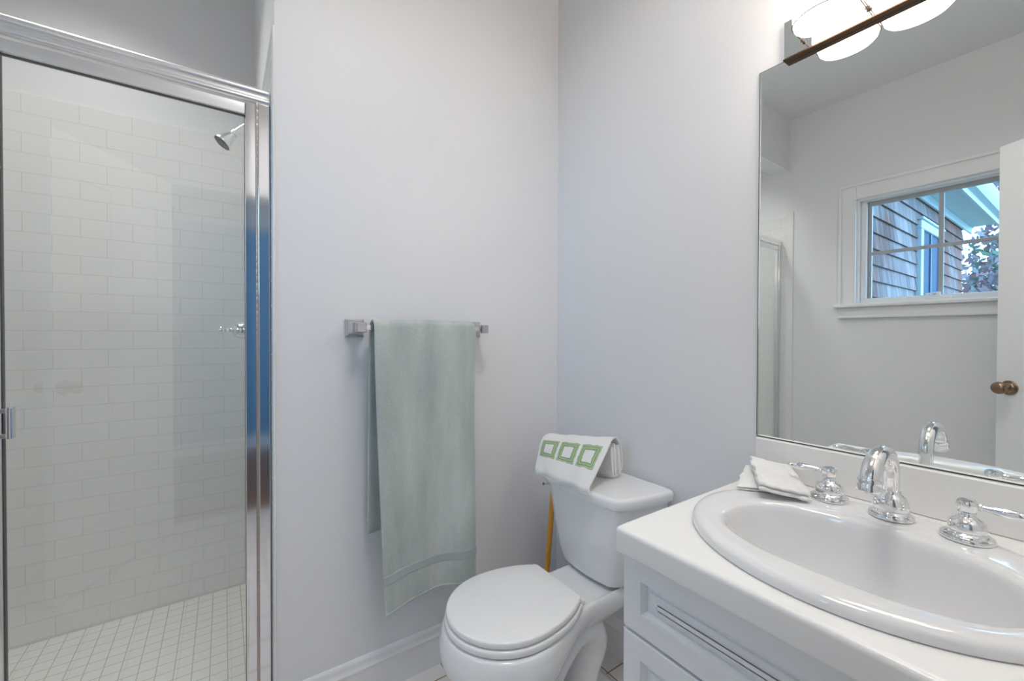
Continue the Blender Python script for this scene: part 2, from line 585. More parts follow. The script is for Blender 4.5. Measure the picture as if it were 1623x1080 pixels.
# shower walls (plaster above tile)
MB().box((XW-0.15, SY+0.008, 0), (XE+0.9, SY+0.12, ZC)).build('wall_shower_back', M_WALL, kind='structure', smooth=0)
MB().box((XE, YT+WT, 0), (XE+0.12, SY+0.008, ZC)).build('wall_shower_right', M_WALL, kind='structure', smooth=0)
# tile cladding
MB().box((XW, SY, 0.0), (XE, SY+0.008, ZT), 0.002, 2).build('wall_tile_back', M_TILE_B, kind='structure')
MB().box((XE-0.007, YT+0.004, 0.0), (XE, SY, ZT), 0.003, 3).build('wall_tile_right', M_TILE_S, kind='structure')
MB().box((XW, YT+0.004, 0.0), (XW+0.007, SY, ZT), 0.003, 3).build('wall_tile_left', M_TILE_S, kind='structure')
# bullnose edging on the faces beside the shower opening
MB().box((XE-0.006, YT-0.006, 0.0), (XE+0.001, YT+0.012, ZT+0.004), 0.003, 3).build('trim_1', M_BULL, kind='structure')
MB().box((XW, YT-0.030, 0.0), (XW+0.008, YT+0.012, ZT+0.035), 0.003, 3).build('trim_2', M_BULL, kind='structure')
# shower pan and curb
MB().box((XW+0.007, YT+0.10, 0.0), (XE-0.007, SY, 0.030)).build('floor_shower', M_TILE_F, kind='structure', smooth=0)
MB().box((XW+0.008, YT-0.004, 0.0), (XE-0.007, YT+0.10, 0.085), 0.006, 3).build('trim_3', M_BULL, kind='structure')

# baseboards
def baseboard(name, p0, p1, nrm, z0=0.0):
    """profile extruded from p0 to p1 along the wall; nrm points into the room"""
    prof = [(0,0),(0.013,0),(0.013,0.096),(0.0165,0.099),(0.0165,0.104),(0.0125,0.110),(0.010,0.118),(0.0105,0.123),(0.008,0.131),(0.003,0.136),(0,0.136)]
    n = Vector((*nrm, 0)); a = Vector((*p0, 0)); d = Vector((*p1, 0)) - a
    MB().prism([a + n*x + Vector((0,0,z+z0)) for x, z in prof], d).build(name, M_TRIM, kind='structure', smooth=30)
baseboard('baseboard_back', (XE+0.002, YT), (XM, YT), (0,-1))
baseboard('baseboard_right', (XM, 0.538), (XM, YT), (-1,0))
baseboard('baseboard_left', (XW, YS), (XW, YT-0.032), (1,0))
baseboard('baseboard_front', (XW, YS), (DX0-0.09, YS), (0,1))

# unseen hallway beyond the doorway; wood floor invented for brown streaks in the chrome
b = MB(); b.box((-1.6, -2.2, -0.06), (1.5, YS-WT, -0.002)); b.build('floor_hall', M_WOODF, kind='structure', smooth=0)
b = MB()
b.box((-1.7, -2.3, 0), (-1.6, YS-WT, ZC)); b.box((1.5, -2.3, 0), (1.6, YS-WT, ZC))
b.box((-1.6, -2.3, 2.25), (1.5, -2.2, ZC))
b.build('wall_hall', M_HALLWALL, kind='structure', smooth=0)
MB().box((-1.6, -2.3, 0.0), (1.5, -2.2, 2.25)).build('wall_hall_reflection', simple('chrome_reflection_blue', (0.17, 0.34, 0.50), 0.5), kind='structure', smooth=0)  # blue invented so the chrome shower frame mirrors blue streaks
b = MB()
b.box((-1.6, -2.2, 0), (1.5, -2.185, 0.12), 0.004, 2)
b.build('trim_5', M_TRIM, kind='structure')
MB().box((-1.6, -2.2, ZC), (1.5, YS-WT, ZC+0.05)).build('ceiling_hall', M_CEIL, kind='structure', smooth=0)
# doorway casing
b = MB()
for (x0, x1) in ((DX0-0.085, DX0), (DX1, DX1+0.085)):
    b.box((x0, YS, 0), (x1, YS+0.018, DZ+0.085), 0.004, 2)
b.box((DX0, YS, DZ), (DX1, YS+0.018, DZ+0.085), 0.004, 2)
b.build('trim_4', M_TRIM, kind='structure')

# ------------------------------------------------------------------ window in the left wall
win = empty_structure('window_1', (XW, 0.59, 1.37))
b = MB()
def casing_bar(b, y0, y1, z0, z1, ax):
    b.box((XW, y0, z0), (XW+0.016, y1, z1), 0.003, 2)
CY0, CY1, CZ1 = WY0-0.092, WY1+0.092, 2.152
casing_bar(b, WY1, CY1, 1.358, CZ1, 'z')
casing_bar(b, CY0, WY0, 1.358, CZ1, 'z')
casing_bar(b, WY0, WY1, WZ1, CZ1, 'y')
# raised outer band
b.box((XW+0.014, CY1-0.018, 1.358), (XW+0.027, CY1, CZ1-0.0185), 0.003, 2)
b.box((XW+0.014, CY0, 1.358), (XW+0.027, CY0+0.018, CZ1-0.0185), 0.003, 2)
b.box((XW+0.014, CY0, CZ1-0.018), (XW+0.027, CY1, CZ1), 0.004, 2)
# inner bead
b.box((XW+0.014, WY1, 1.374), (XW+0.021, WY1+0.012, WZ1-0.0005), 0.003, 2)
b.box((XW+0.014, WY0, WZ1), (XW+0.021, WY1+0.012, WZ1+0.012), 0.003, 2)
b.build('window_casing', M_TRIM, win)
b = MB()
b.box((XW-0.02, CY0-0.02, 1.352), (XW+0.045, CY1+0.02, 1.373), 0.006, 3)
b.build('window_sill', M_TRIM, win)
b = MB()
b.box((XW, CY0, 1.290), (XW+0.016, CY1, 1.352), 0.003, 2)
b.box((XW, CY0, 1.282), (XW+0.024, CY1, 1.298), 0.005, 2)
b.build('window_apron', M_TRIM, win)
b = MB()
t = 0.012
b.box((XW-0.15, WY0, WZ0+t), (XW-0.001, WY0+t, WZ1-t)); b.box((XW-0.15, WY1-t, WZ0+t), (XW-0.001, WY1, WZ1-t))
b.box((XW-0.15, WY0, WZ0), (XW-0.001, WY1, WZ0+t)); b.box((XW-0.15, WY0, WZ1-t), (XW-0.001, WY1, WZ1))
# white stop frame in front of the sash
q = 0.030
b.box((XW-0.06, WY1-t-q, WZ0+t+0.0265), (XW-0.035, WY1-t, WZ1-t-0.0065), 0.003, 2)
b.box((XW-0.06, WY0+t, WZ0+t+0.0265), (XW-0.035, WY0+t+q, WZ1-t-0.0065), 0.003, 2)
b.box((XW-0.06, WY0+t, WZ0+t), (XW-0.035, WY1-t, WZ0+t+0.026), 0.003, 2)
b.box((XW-0.06, WY0+t, WZ1-t-0.006), (XW-0.035, WY1-t, WZ1-t), 0.002, 2)
b.build('window_jamb', M_TRIM, win)
GY0, GY1, GZ0, GZ1 = 0.258, 0.922, 1.405, 2.036
b = MB()
s = 0.017
xs0, xs1 = XW-0.085, XW-0.064
b.box((xs0, GY1-s, GZ0+0.0042), (xs1, GY1+0.02, GZ1-0.0282), 0.001, 1)
b.box((xs0, GY0-0.02, GZ0+0.0042), (xs1, GY0+s, GZ1-0.0282), 0.001, 1)
b.box((xs0, GY0-0.02, GZ1-0.028), (xs1, GY1+0.02, GZ1), 0.002, 1)
b.box((xs0, GY0-0.02, GZ0-0.02), (xs1, GY1+0.02, GZ0+0.004), 0.002, 1)
sash = b.build('window_sash', M_SASH, win)
b = MB()
b.box((xs0+0.002, 0.588-0.011, GZ0), (xs1-0.002, 0.588+0.011, GZ1-0.02), 0.003, 2)
b.box((xs0+0.004, GY0, 1.700-0.011), (xs1-0.004, GY1, 1.700+0.011), 0.003, 2)
b.build('window_muntin', M_SASH, sash)
MB().box((xs0+0.009, GY0, GZ0), (xs0+0.012, GY1, GZ1)).build('window_pane', M_PANE, sash, smooth=0)
# dark bead painted as the shadow in the gap between frame and sash
b = MB()
b.box((xs1, GY0-0.012, GZ0-0.004), (xs1+0.003, GY1+0.006, GZ0+0.001))
b.box((xs1, GY1+0.001, GZ0-0.004), (xs1+0.003, GY1+0.006, GZ1))
b.box((xs1, GY0-0.006, GZ1-0.001), (xs1+0.003, GY1+0.006, GZ1+0.003))
b.build('window_gap_shade', M_DARK, win, smooth=0)
b = MB()
b.box((XW-0.038, 0.588-0.055, WZ0+0.010), (XW-0.008, 0.588+0.055, WZ0+0.026), 0.006, 3)
b.lathe([(0.010,0),(0.010,0.02),(0.006,0.028)], (XW-0.022, 0.588, WZ0+0.026), seg=16)
b.tube([(XW-0.022, 0.588, WZ0+0.048), (XW-0.015, 0.61, WZ0+0.046), (XW-0.012, 0.64, WZ0+0.04)], 0.005, 10)
b.build('window_crank', M_TRIM, win)

# ------------------------------------------------------------------ open bathroom door
hinge = Vector((-0.245, -0.275, 0))
knobp = Vector((-0.569, 0.271, 0.933))
dv = Vector((knobp.x - hinge.x, knobp.y - hinge.y, 0)); dl = dv.length + 0.047
du = dv.normalized(); dn = Vector((du.y, -du.x, 0))     # dn faces the mirror
if dn.x < 0: dn = -dn
DM = Matrix.Identity(4)
for i in range(3):
    DM[i][0] = du[i]; DM[i][1] = dn[i]; DM[i][2] = (0,0,1)[i]; DM[i][3] = (hinge.x, hinge.y, 0.012)[i]
DM = DM @ Matrix.Translation((0, -0.035, 0))
door = empty_structure('door_1', (hinge.x, hinge.y, 0))
def door_panel_faces():
    b = MB()
    Wd, Hd, T = dl, 2.02, 0.035
    b.box((0, 0.006, 0), (Wd, T-0.006, Hd), 0, M=DM)
    xs = [(0, 0.115), (0.5*Wd-0.05, 0.5*Wd+0.05), (Wd-0.115, Wd)]
    zs = [(0, 0.22), (0.825, 0.995), (1.846, Hd)]
    for side in (0, 1):
        y0, y1 = (0, 0.0061) if side == 0 else (T-0.0061, T)
        for x0, x1 in (xs[0], xs[2]): b.box((x0, y0, 0), (x1, y1, Hd), 0.0, M=DM)
        for z0, z1 in zs: b.box((0.115, y0, z0), (Wd-0.115, y1, z1), 0.0, M=DM)
        for z0, z1 in ((0.22, 0.825), (0.995, 1.846)): b.box((xs[1][0], y0, z0), (xs[1][1], y1, z1), 0.0, M=DM)
        # sloped sticking and raised fields
        for (xa, xb) in ((0.115, 0.5*Wd-0.05), (0.5*Wd+0.05, Wd-0.115)):
            for (za, zb) in ((0.22, 0.825), (0.995, 1.846)):
                f = 0.0 if side == 0 else T
                sg = 1 if side == 0 else -1
                def ring(i, d):
                    return [DM @ Vector((x, f + sg*d, z)) for x, z in ((xa+i, za+i), (xb-i, za+i), (xb-i, zb-i), (xa+i, zb-i))]
                b.loft([ring(0, 0.0), ring(0.010, 0.0055), ring(0.016, 0.0058), ring(0.040, 0.0012), ring(0.041, 0.001)], False, True)
    return b
door_panel_faces().build('door_leaf', M_TRIM, door, smooth=25)
b = MB()
kf = Vector(knobp)
b.lathe([(0.0325,0.0),(0.0325,0.003),(0.030,0.005),(0.0285,0.0045),(0.026,0.008),(0.0235,0.0075),(0.020,0.011),(0.012,0.013),(0.010,0.016),(0.0085,0.024),(0.009,0.030),(0.014,0.034),(0.022,0.038),(0.0268,0.046),(0.0275,0.053),(0.025,0.061),(0.018,0.0675),(0.009,0.070),(0.0,0.0705)], kf, dn, 36, True, False)
b.lathe([(0.0325,0.0),(0.030,0.005),(0.012,0.012),(0.0085,0.024),(0.014,0.034),(0.0268,0.046),(0.025,0.061),(0.009,0.070),(0.0,0.0705)], kf - dn*0.035, -dn, 30, True, False)
b.build('door_knob', M_BRONZE, door)
b = MB()
for z in (0.25, 1.05, 1.8):
    b.box((-0.006, 0.03, z), (0.002, 0.045, z+0.09), 0.002, 2, M=DM)
b.build('door_hinges', M_BRONZE, door)

# ------------------------------------------------------------------ mirror
b = MB()
MX = 1.169
MY0, MY1, MZ0, MZ1 = -0.18, 0.5435, 0.8955, 1.857
b.box((MX, MY0, MZ0), (XM-0.0005, MY1, MZ1), 0, mi=1)
bv = 0.0035
def mring(i, x): return [(x, MY0+i, MZ0+i), (x, MY1-i, MZ0+i), (x, MY1-i, MZ1-i), (x, MY0+i, MZ1-i)]
b.loft([mring(0.0, MX), mring(0.0022, MX-0.0004)], False, False, True, 1)
b.loft([mring(0.0022, MX-0.0004), mring(0.0022+bv, MX-0.0010)], False, True, True, 0)
b.build('vanity_mirror', [M_MIRROR, M_MEDGE], smooth=0, label='large frameless wall mirror above the sink backsplash, reflecting a window', cat='mirror')

# ------------------------------------------------------------------ vanity light bar
vl = thing('vanity_light', 'chrome bath light bar with frosted glass bowl shades above the mirror', 'light', (1.155, 0.1875, 1.842))
PX = 1.152
b = MB()
b.box((PX, -0.103, 1.8505), (1.1675, 0.480, 1.944), 0.002, 1)
b.box((1.16, -0.094, 1.862), (XM, 0.469, 1.934))
bpl = b.build('back_plate', M_PLATE, vl)
MB().box((PX-0.001, -0.1035, 1.8480), (1.1675, 0.4805, 1.8520), 0.0008, 1).build('edge_strip', M_PLATE_REFL, bpl)  # dark strip painted for the reflection along the plate's underside
# shades: one built, three copies
SYC = [0.375, 0.250, 0.125, 0.0]
def make_shade():
    yc = SYC[0]
    c = Vector((1.097, yc, 0))
    n = 44
    def ring(s_, z, t=0.0):
        return [c + Vector(((0.046*s_-t)*math.cos(2*PI*k/n), (0.0610*s_-t)*math.sin(2*PI*k/n), z)) for k in range(n)]
    b = MB()
    seq = [(0.05, 1.8505), (0.40, 1.8515), (0.66, 1.8535), (0.82, 1.8565), (0.93, 1.8630), (0.985, 1.874), (1.0, 1.890), (1.0, 1.908), (0.97, 1.924), (0.90, 1.938), (0.80, 1.949), (0.70, 1.957)]
    out = [ring(s_, z) for s_, z in seq]
    inn = [ring(s_, z + (0.003 if i < 4 else 0), 0.003 if i >= 4 else 0.0) for i, (s_, z) in enumerate(seq)][::-1]
    b.loft(out + inn, True, True)
    sh = b.build('lamp_shade', M_SHADE, vl, smooth=60)
    b = MB()
    pts = []
    for k in range(37):
        a = PI*0.5 + PI*k/36
        pts.append(c + Vector((0.0475*math.cos(a), 0.0608*math.sin(a), 1.872)))
    pts = [Vector((1.151, pts[0].y, 1.872))] + pts + [Vector((1.151, pts[-1].y, 1.872))]
    b.tube(pts, 0.0013, 8)
    for p_ in (pts[0], pts[-1]):
        b.lathe([(0,0),(0.003,0.001),(0.004,0.0035),(0.003,0.006),(0,0.0072)], Vector((1.143, p_.y, p_.z)), (1,0,0), 14)
    b.build('wire_hoop', M_WIRE, sh)
    b = MB()
    b.lathe([(0.0,1.882),(0.010,1.884),(0.017,1.893),(0.018,1.905),(0.012,1.921),(0.010,1.930)], c, seg=18)
    b.build('light_bulb', M_BULB, sh)
    b = MB()
    b.tube([c + Vector((0,0,1.929)), c + Vector((0,0,1.950)), c + Vector((0.006,0,1.962)), Vector((1.138, yc, 1.964)), Vector((1.152, yc, 1.950)), Vector((1.1525, yc, 1.936))], [0.012,0.011,0.007,0.006,0.006,0.006], 14)
    b.build('lamp_arm', M_CHROME, sh)
    return sh
shade0 = make_shade()
for y in SYC[1:]:
    d = shade0.copy(); COL.objects.link(d); d.location = shade0.location + Vector((0, y - SYC[0], 0))
    for ch in list(shade0.children):
        c2 = ch.copy(); COL.objects.link(c2); c2.parent = d

# ------------------------------------------------------------------ vanity: cabinet, counter, sink, faucet
cabx = 0.650
vc = thing('vanity_cabinet', 'white painted vanity cabinet with raised panel fronts under the sink counter', 'cabinet', (0.9, 0.12, 0))
b = MB()
b.box((cabx, 0.516, 0.10), (XM-0.002, 0.534, 0.750), 0.001, 1)
b.box((cabx, -0.292, 0.10), (XM-0.002, -0.274, 0.750), 0.001, 1)
b.box((cabx, -0.274, 0.10), (cabx+0.012, 0.516, 0.750))
b.box((cabx+0.012, -0.274, 0.10), (XM-0.002, 0.516, 0.118))
b.box((XM-0.008, -0.274, 0.118), (XM-0.002, 0.516, 0.750))
b.box((cabx+0.07, -0.292, 0.0), (XM-0.002, 0.528, 0.10))
b.build('cabinet_body', M_CAB, vc)
def raised_front(name, y0, y1, z0, z1, knob=None):
    b = MB()
    xf = 0.630; xb = cabx - 0.0005
    def R(i, x): return [(x, y0+i, z0+i), (x, y1-i, z0+i), (x, y1-i, z1-i), (x, y0+i, z1-i)]
    fr = 0.040
    b.loft([R(0, xb), R(0, xf+0.003), R(0.0008, xf+0.001), R(0.003, xf),
            R(fr, xf), R(fr+0.001, xf+0.003), R(fr+0.006, xf+0.0085), R(fr+0.0075, xf+0.0115), R(fr+0.014, xf+0.0115), R(fr+0.0155, xf+0.0085),
            R(fr+0.030, xf+0.0025), R(fr+0.031, xf+0.0045), R(fr+0.0335, xf+0.0045), R(fr+0.0345, xf+0.002), R(fr+0.036, xf+0.002)], True, True)
    o = b.build(name, M_CAB, vc, smooth=22, flat=True)
    return o
raised_front('drawer_front', -0.060, 0.5335, 0.606, 0.7470)
raised_front('door', 0.2395, 0.5335, 0.106, 0.601)
raised_front('door', -0.060, 0.2355, 0.106, 0.601)
for k in range(3):
    raised_front('drawer_front', -0.288, -0.064, 0.106 + k*0.2135, 0.106 + k*0.2135 + (0.2095 if k < 2 else 0.2140))

# counter with an oval cut-out
SKC = (0.868, 0.246); SKA, SKB = 0.223, 0.258
def counter():
    b = MB()
    x0, x1, y0, y1 = 0.612, XM-0.001, YS+0.002, 0.541
    n = 160
    rc = 0.005
    def rect(ins, z):
        X0, X1, Y0, Y1 = x0+ins, x1, y0, y1-ins
        pts = []
        per = [(X1, Y0), (X1, Y1), (X0, Y1), (X0, Y0)]
        r = max(rc-ins, 0.002)
        # polygon with rounded corners at the two left-side corners
        poly = [(X1, Y0), (X1, Y1-0.001)]
        poly += [(X0+r + r*math.cos(a), Y1-r + r*math.sin(a)) for a in [PI/2 + PI/2*k/6 for k in range(7)]]
        poly += [(X0, Y0)]
        for k in range(n):
            a = 2*PI*k/n
            dx, dy = math.cos(a)*SKA, math.sin(a)*SKB
            best = None
            for i in range(len(poly)):
                p = poly[i]; q = poly[(i+1) % len(poly)]
                ex, ey = q[0]-p[0], q[1]-p[1]
                den = dx*ey - dy*ex
                if abs(den) < 1e-12: continue
                t = ((p[0]-SKC[0])*ey - (p[1]-SKC[1])*ex)/den
                s_ = ((p[0]-SKC[0])*dy - (p[1]-SKC[1])*dx)/den
                if t > 0 and -1e-6 <= s_ <= 1+1e-6 and (best is None or t < best): best = t
            pts.append([SKC[0]+dx*best, SKC[1]+dy*best, z])
        # snap nearest samples onto the corners
        for cx, cy in poly:
            k = min(range(n), key=lambda i: (pts[i][0]-cx)**2 + (pts[i][1]-cy)**2)
            pts[k] = [cx, cy, z]
        return pts
    def ell(s_, z): return [(SKC[0]+SKA*s_*math.cos(2*PI*k/n), SKC[1]+SKB*s_*math.sin(2*PI*k/n), z) for k in range(n)]
    rings = [ell(0.93, 0.760), ell(0.93, 0.800), rect(0.012, 0.800), rect(0.0075, 0.7994), rect(0.0036, 0.7976), rect(0.001, 0.7944), rect(0.0, 0.790), rect(0.0, 0.757), rect(0.0015, 0.7525), rect(0.005, 0.751), ell(0.93, 0.751), ell(0.93, 0.760)]
    b.loft(rings, False, False)
    bmesh.ops.remove_doubles(b.bm, verts=b.bm.verts, dist=1e-5)
    return b
ct = counter().build('vanity_counter', M_COUNTER, smooth=50, flat=True, label='white laminate counter with rounded front edge around the oval sink', cat='counter')
# backsplash strip, part of the counter
b = MB()
b.box((1.155, YS+0.002, 0.8003), (XM-0.0006, 0.540, 0.8945), 0.003, 3)
b.build('backsplash', M_COUNTER, ct)

def sink():
    b = MB()
    n = 96
    def se(cx, cy, a, bb, e, z):
        out = []
        for k in range(n):
            t = 2*PI*k/n
            c, s_ = math.cos(t), math.sin(t)
            out.append((cx + a*math.copysign(abs(c)**(2/e), c), cy + bb*math.copysign(abs(s_)**(2/e), s_), z))
        return out
    cx, cy = SKC; A, B = SKA, SKB
    R = [se(cx, cy, A-0.004, B-0.004, 2, 0.8004), se(cx, cy, A, B, 2, 0.8015), se(cx, cy, A+0.001, B+0.001, 2, 0.806), se(cx, cy, A-0.001, B-0.001, 2, 0.8125),
         se(cx, cy, A-0.006, B-0.006, 2, 0.8175), se(cx, cy, A-0.014, B-0.014, 2, 0.8200), se(cx, cy, A-0.024, B-0.023, 2, 0.8203)]
    ix, iy = 0.842, 0.242
    for t in (0.4, 0.75, 1.0):
        R.append(se(cx+(ix-cx)*t, cy+(iy-cy)*t, (A-0.024)*(1-t)+0.136*t, (B-0.023)*(1-t)+0.202*t, 2+0.45*t, 0.8203-0.0025*t))
    R += [se(ix, iy, 0.130, 0.196, 2.45, 0.8155), se(ix, iy, 0.1255, 0.1915, 2.45, 0.810), se(ix, iy, 0.1235, 0.189, 2.45, 0.800)]
    for f_, z_ in ((0.975,0.780),(0.945,0.757),(0.90,0.733),(0.84,0.710),(0.76,0.690),(0.66,0.674),(0.54,0.662),(0.40,0.654),(0.28,0.650)):
        R.append(se(ix, iy, 0.1235*f_, 0.189*f_, 2.45-0.45*(1-f_)/0.72, z_))
    R.append(se(ix, iy, 0.021, 0.021, 2, 0.6485))
    b.loft(R, False, False)
    return b
sk = sink().build('sink', M_SINK, smooth=60, label='oval white drop-in porcelain sink set in the vanity counter', cat='sink')
b = MB()
b.lathe([(0.0235,0.648),(0.0235,0.6512),(0.021,0.6525),(0.017,0.651),(0.0165,0.649),(0.0155,0.6495),(0.012,0.6535),(0.004,0.655),(0,0.655)], (0.842,0.242,0), seg=32)
b.build('drain', M_CHROME, sk)

ZR = 0.8212
fa = thing('faucet', 'chrome widespread faucet with gooseneck spout and two lever handles on the sink', 'faucet', (1.041, 0.24, ZR))
b = MB()
b.lathe([(0.0335,-0.001),(0.0340,0.002),(0.0325,0.005),(0.0290,0.0065),(0.0280,0.009),(0.0255,0.0105),(0.0245,0.012),(0.0258,0.014),(0.0265,0.021),(0.0255,0.030),(0.0215,0.038),(0.0165,0.0425),(0.0150,0.0445),(0.0140,0.048)], (1.041,0.24,ZR), seg=48)
path = [Vector((1.041,0.24,ZR+0.04)), Vector((1.042,0.24,ZR+0.07))]
path += bezier([(1.042,0.24,ZR+0.075),(1.043,0.24,ZR+0.118),(1.005,0.24,ZR+0.140),(0.948,0.24,ZR+0.140),(0.927,0.24,ZR+0.112),(0.920,0.24,ZR+0.088)], 28)
nP = len(path)
b.tube(path, [0.0128 + 0.0022*sm((i-6)/(nP-10)) for i in range(nP)], 28)
e = path[-1]; d_ = (path[-1]-path[-2]).normalized()
spout = b.build('spout', M_CHROME, fa, smooth=40)
b = MB()
b.lathe([(0.0155,-0.004),(0.0175,-0.003),(0.0180,0.0),(0.0172,0.004),(0.0165,0.006),(0.0172,0.009),(0.0172,0.017),(0.0160,0.020),(0.0125,0.020),(0.0120,0.014),(0.0,0.014)], e, d_, 36, True, False)
b.build('aerator', M_CHROME, spout)
HANDLES = ((1.047, 0.340, Vector((-0.16, 1.0, -0.02))), (1.032, 0.140, Vector((0.06, -1.0, -0.03))))
for hx, hy, hd in HANDLES:
    b = MB()
    b.lathe([(0.0335,-0.001),(0.0340,0.002),(0.0325,0.005),(0.0285,0.0065),(0.0275,0.009),(0.0245,0.0105),(0.0232,0.012),(0.0240,0.0135),(0.0243,0.020),(0.0228,0.028),(0.0175,0.0335),(0.0125,0.036),(0.0108,0.038),(0.0100,0.042),(0.0120,0.0440),(0.0108,0.0462),(0.0118,0.050),(0.0140,0.054),(0.0138,0.060),(0.0115,0.064),(0.006,0.066),(0,0.0665)], (hx,hy,ZR), seg=44, cap1=False)
    h = b.build('handle', M_CHROME, fa, smooth=38)
    hd = hd.normalized()
    b = MB()
    b.lathe([(0.0045,0.0),(0.0045,0.012),(0.0060,0.0135),(0.0060,0.016),(0.0046,0.0175),(0.0050,0.022),(0.0070,0.034),(0.0082,0.046),(0.0078,0.056),(0.0062,0.063),(0.0050,0.0648),(0.0056,0.0665),(0.0042,0.068),(0.0046,0.071),(0.0040,0.075),(0.0,0.0765)], Vector((hx,hy,ZR+0.056)), hd, 26, True, False)
    b.build('lever', M_CHROME, h)

# ------------------------------------------------------------------ towels on the vanity
def washcloth(name, A, B, C, D, thick_front, thick_back, zf, zb, label, seed, tilt=0.0):
    """folded cloth: A front-left, B front-right, C back-left, D back-right (xy); stacked layers"""
    rr = random.Random(seed)
    t = thing(name, label, 'washcloth', ((A[0]+D[0])/2, (A[1]+D[1])/2, zf), 'white washcloths by the sink')
    A, B, C, D = [Vector((*p, 0)) for p in (A, B, C, D)]
    nl = 2
    for li in range(nl):
        b = MB()
        f0, f1 = li/nl, (li+1)/nl
        ox = rr.uniform(-0.003, 0.003)
        def top(u, v, w):
            p = A.lerp(B, u).lerp(C.lerp(D, u), v)
            zbase = zf + (zb - zf)*v + tilt*(1-u)
            th = thick_front + (thick_back - thick_front)*sm(v)
            f = f0 + (f1 - f0)*w
            z = zbase + th*f
            nz = noise.noise(Vector((p.x*22+seed, p.y*22, li*3.1)))*0.003 + noise.noise(Vector((p.x*60+seed, p.y*60, li*3.1)))*0.0012
            edge = min(u, 1-u, v, 1-v)
            z -= 0.0045*(1-sm(edge/0.10))*max(w-0.3, 0)
            if w > 0.9 and li == nl-1: z += 0.0011*math.sin(u*95)*math.sin(v*150)*sm(edge/0.05)
            p2 = Vector((p.x + ox*li, p.y, z + nz*(0.4+0.6*w)))
            return p2
        def edgewave(u, v):
            return (noise.noise(Vector((u*5+seed, v*5, li))) )*0.004
        n, m_ = 64, 96
        rings = []
        def boundary(s_, w, ins):
            # ring of the rectangle inset by ins
            pts = []
            N = 2*(n+m_)
            for k in range(N):
                if k < n: u, v = k/n, 0
                elif k < n+m_: u, v = 1, (k-n)/m_
                elif k < 2*n+m_: u, v = 1-(k-n-m_)/n, 1
                else: u, v = 0, 1-(k-2*n-m_)/m_
                u2 = ins + (1-2*ins)*u; v2 = ins*0.6 + (1-1.2*ins)*v
                pts.append(top(u2, v2, w) + Vector((edgewave(u, v), edgewave(v+3, u), 0)))
            return pts
        b.loft([boundary(0, 0.12, 0.03), boundary(0, 0.05, 0.005), boundary(0, 0.35, -0.012), boundary(0, 0.65, -0.012), boundary(0, 0.92, 0.004)], True, False)
        b.grid(lambda u, v: top(0.004+0.992*u, 0.0024+0.9952*v, 0.92) + Vector((edgewave(u, v), edgewave(v+3, u), 0))*(1 if (u in (0.0,1.0) or v in (0.0,1.0)) else 0.4) + Vector((0,0,0.0015 if 0<u<1 and 0<v<1 else 0)), n, m_, uvfn=lambda u, v: (u*0.095, v*0.16))
        bmesh.ops.remove_doubles(b.bm, verts=b.bm.verts, dist=2e-4)
        b.build('folded_layer', M_WAFFLE, t, smooth=70)
    return t
washcloth('washcloth', (0.932,0.474), (0.985,0.415), (1.098,0.536), (1.135,0.480), 0.011, 0.012, 0.8212, 0.8215, 'folded white washcloth lying behind and half covered by the other one', 3)
washcloth('washcloth', (0.925,0.423), (0.985,0.352), (1.088,0.520), (1.138,0.448), 0.021, 0.019, 0.8222, 0.829, 'folded white waffle washcloth on top, beside the faucet handle', 11, 0.0145)

# ------------------------------------------------------------------ toilet
TY = 0.962
toi = thing('toilet', 'white two-piece toilet with closed lid beside the vanity', 'toilet', (0.85, TY, 0))
def tring(z, Xf, Xc, hw, Xn, hn, Xb, n=30, yo=0.0):
    pts = []
    for k in range(n):                        # front half-ellipse quarter
        t = PI/2*k/n
        pts.append((Xc-(Xc-Xf)*math.cos(t), hw*math.sin(t)))
    for k in range(n):
        x = Xc + (Xn-Xc)*k/n
        pts.append((x, hw + (hn-hw)*sm((x-Xc)/(Xn-Xc))))
    for k in range(8):
        pts.append((Xn + (Xb-0.02-Xn)*k/8, hn))
    for k in range(6):
        t = PI/2*k/5
        pts.append((Xb-0.02+0.02*math.sin(t), hn-0.02+0.02*math.cos(t)))
    right = [(x, TY - y, z) for x, y in pts]
    left = [(x, TY + y, z) for x, y in reversed(pts) if y > 1e-6]
    return right + left
b = MB()
b.loft([tring(0.374, 0.490, 0.645, 0.150, 0.900, 0.086, 1.108), tring(0.378, 0.478, 0.645, 0.162, 0.902, 0.094, 1.114), tring(0.371, 0.470, 0.643, 0.170, 0.905, 0.100, 1.118),
        tring(0.355, 0.466, 0.642, 0.173, 0.905, 0.102, 1.118), tring(0.340, 0.462, 0.642, 0.177, 0.905, 0.101, 1.116), tring(0.322, 0.460, 0.642, 0.179, 0.90, 0.096, 1.105),
        tring(0.300, 0.463, 0.642, 0.177, 0.885, 0.084, 1.03), tring(0.280, 0.470, 0.645, 0.171, 0.87, 0.070, 0.95), tring(0.25, 0.488, 0.650, 0.157, 0.85, 0.055, 0.88),
        tring(0.21, 0.522, 0.660, 0.134, 0.81, 0.042, 0.84), tring(0.17, 0.560, 0.670, 0.114, 0.79, 0.040, 0.82), tring(0.12, 0.590, 0.680, 0.101, 0.79, 0.048, 0.83),
        tring(0.07, 0.603, 0.685, 0.096, 0.80, 0.070, 0.86), tring(0.045, 0.603, 0.685, 0.098, 0.83, 0.088, 0.93), tring(0.034, 0.598, 0.685, 0.104, 0.84, 0.100, 1.03),
        tring(0.018, 0.594, 0.685, 0.109, 0.84, 0.106, 1.06), tring(0.0, 0.594, 0.685, 0.110, 0.84, 0.107, 1.062)], True, True)
b.build('bowl', M_PORC, toi, smooth=75)
b = MB()
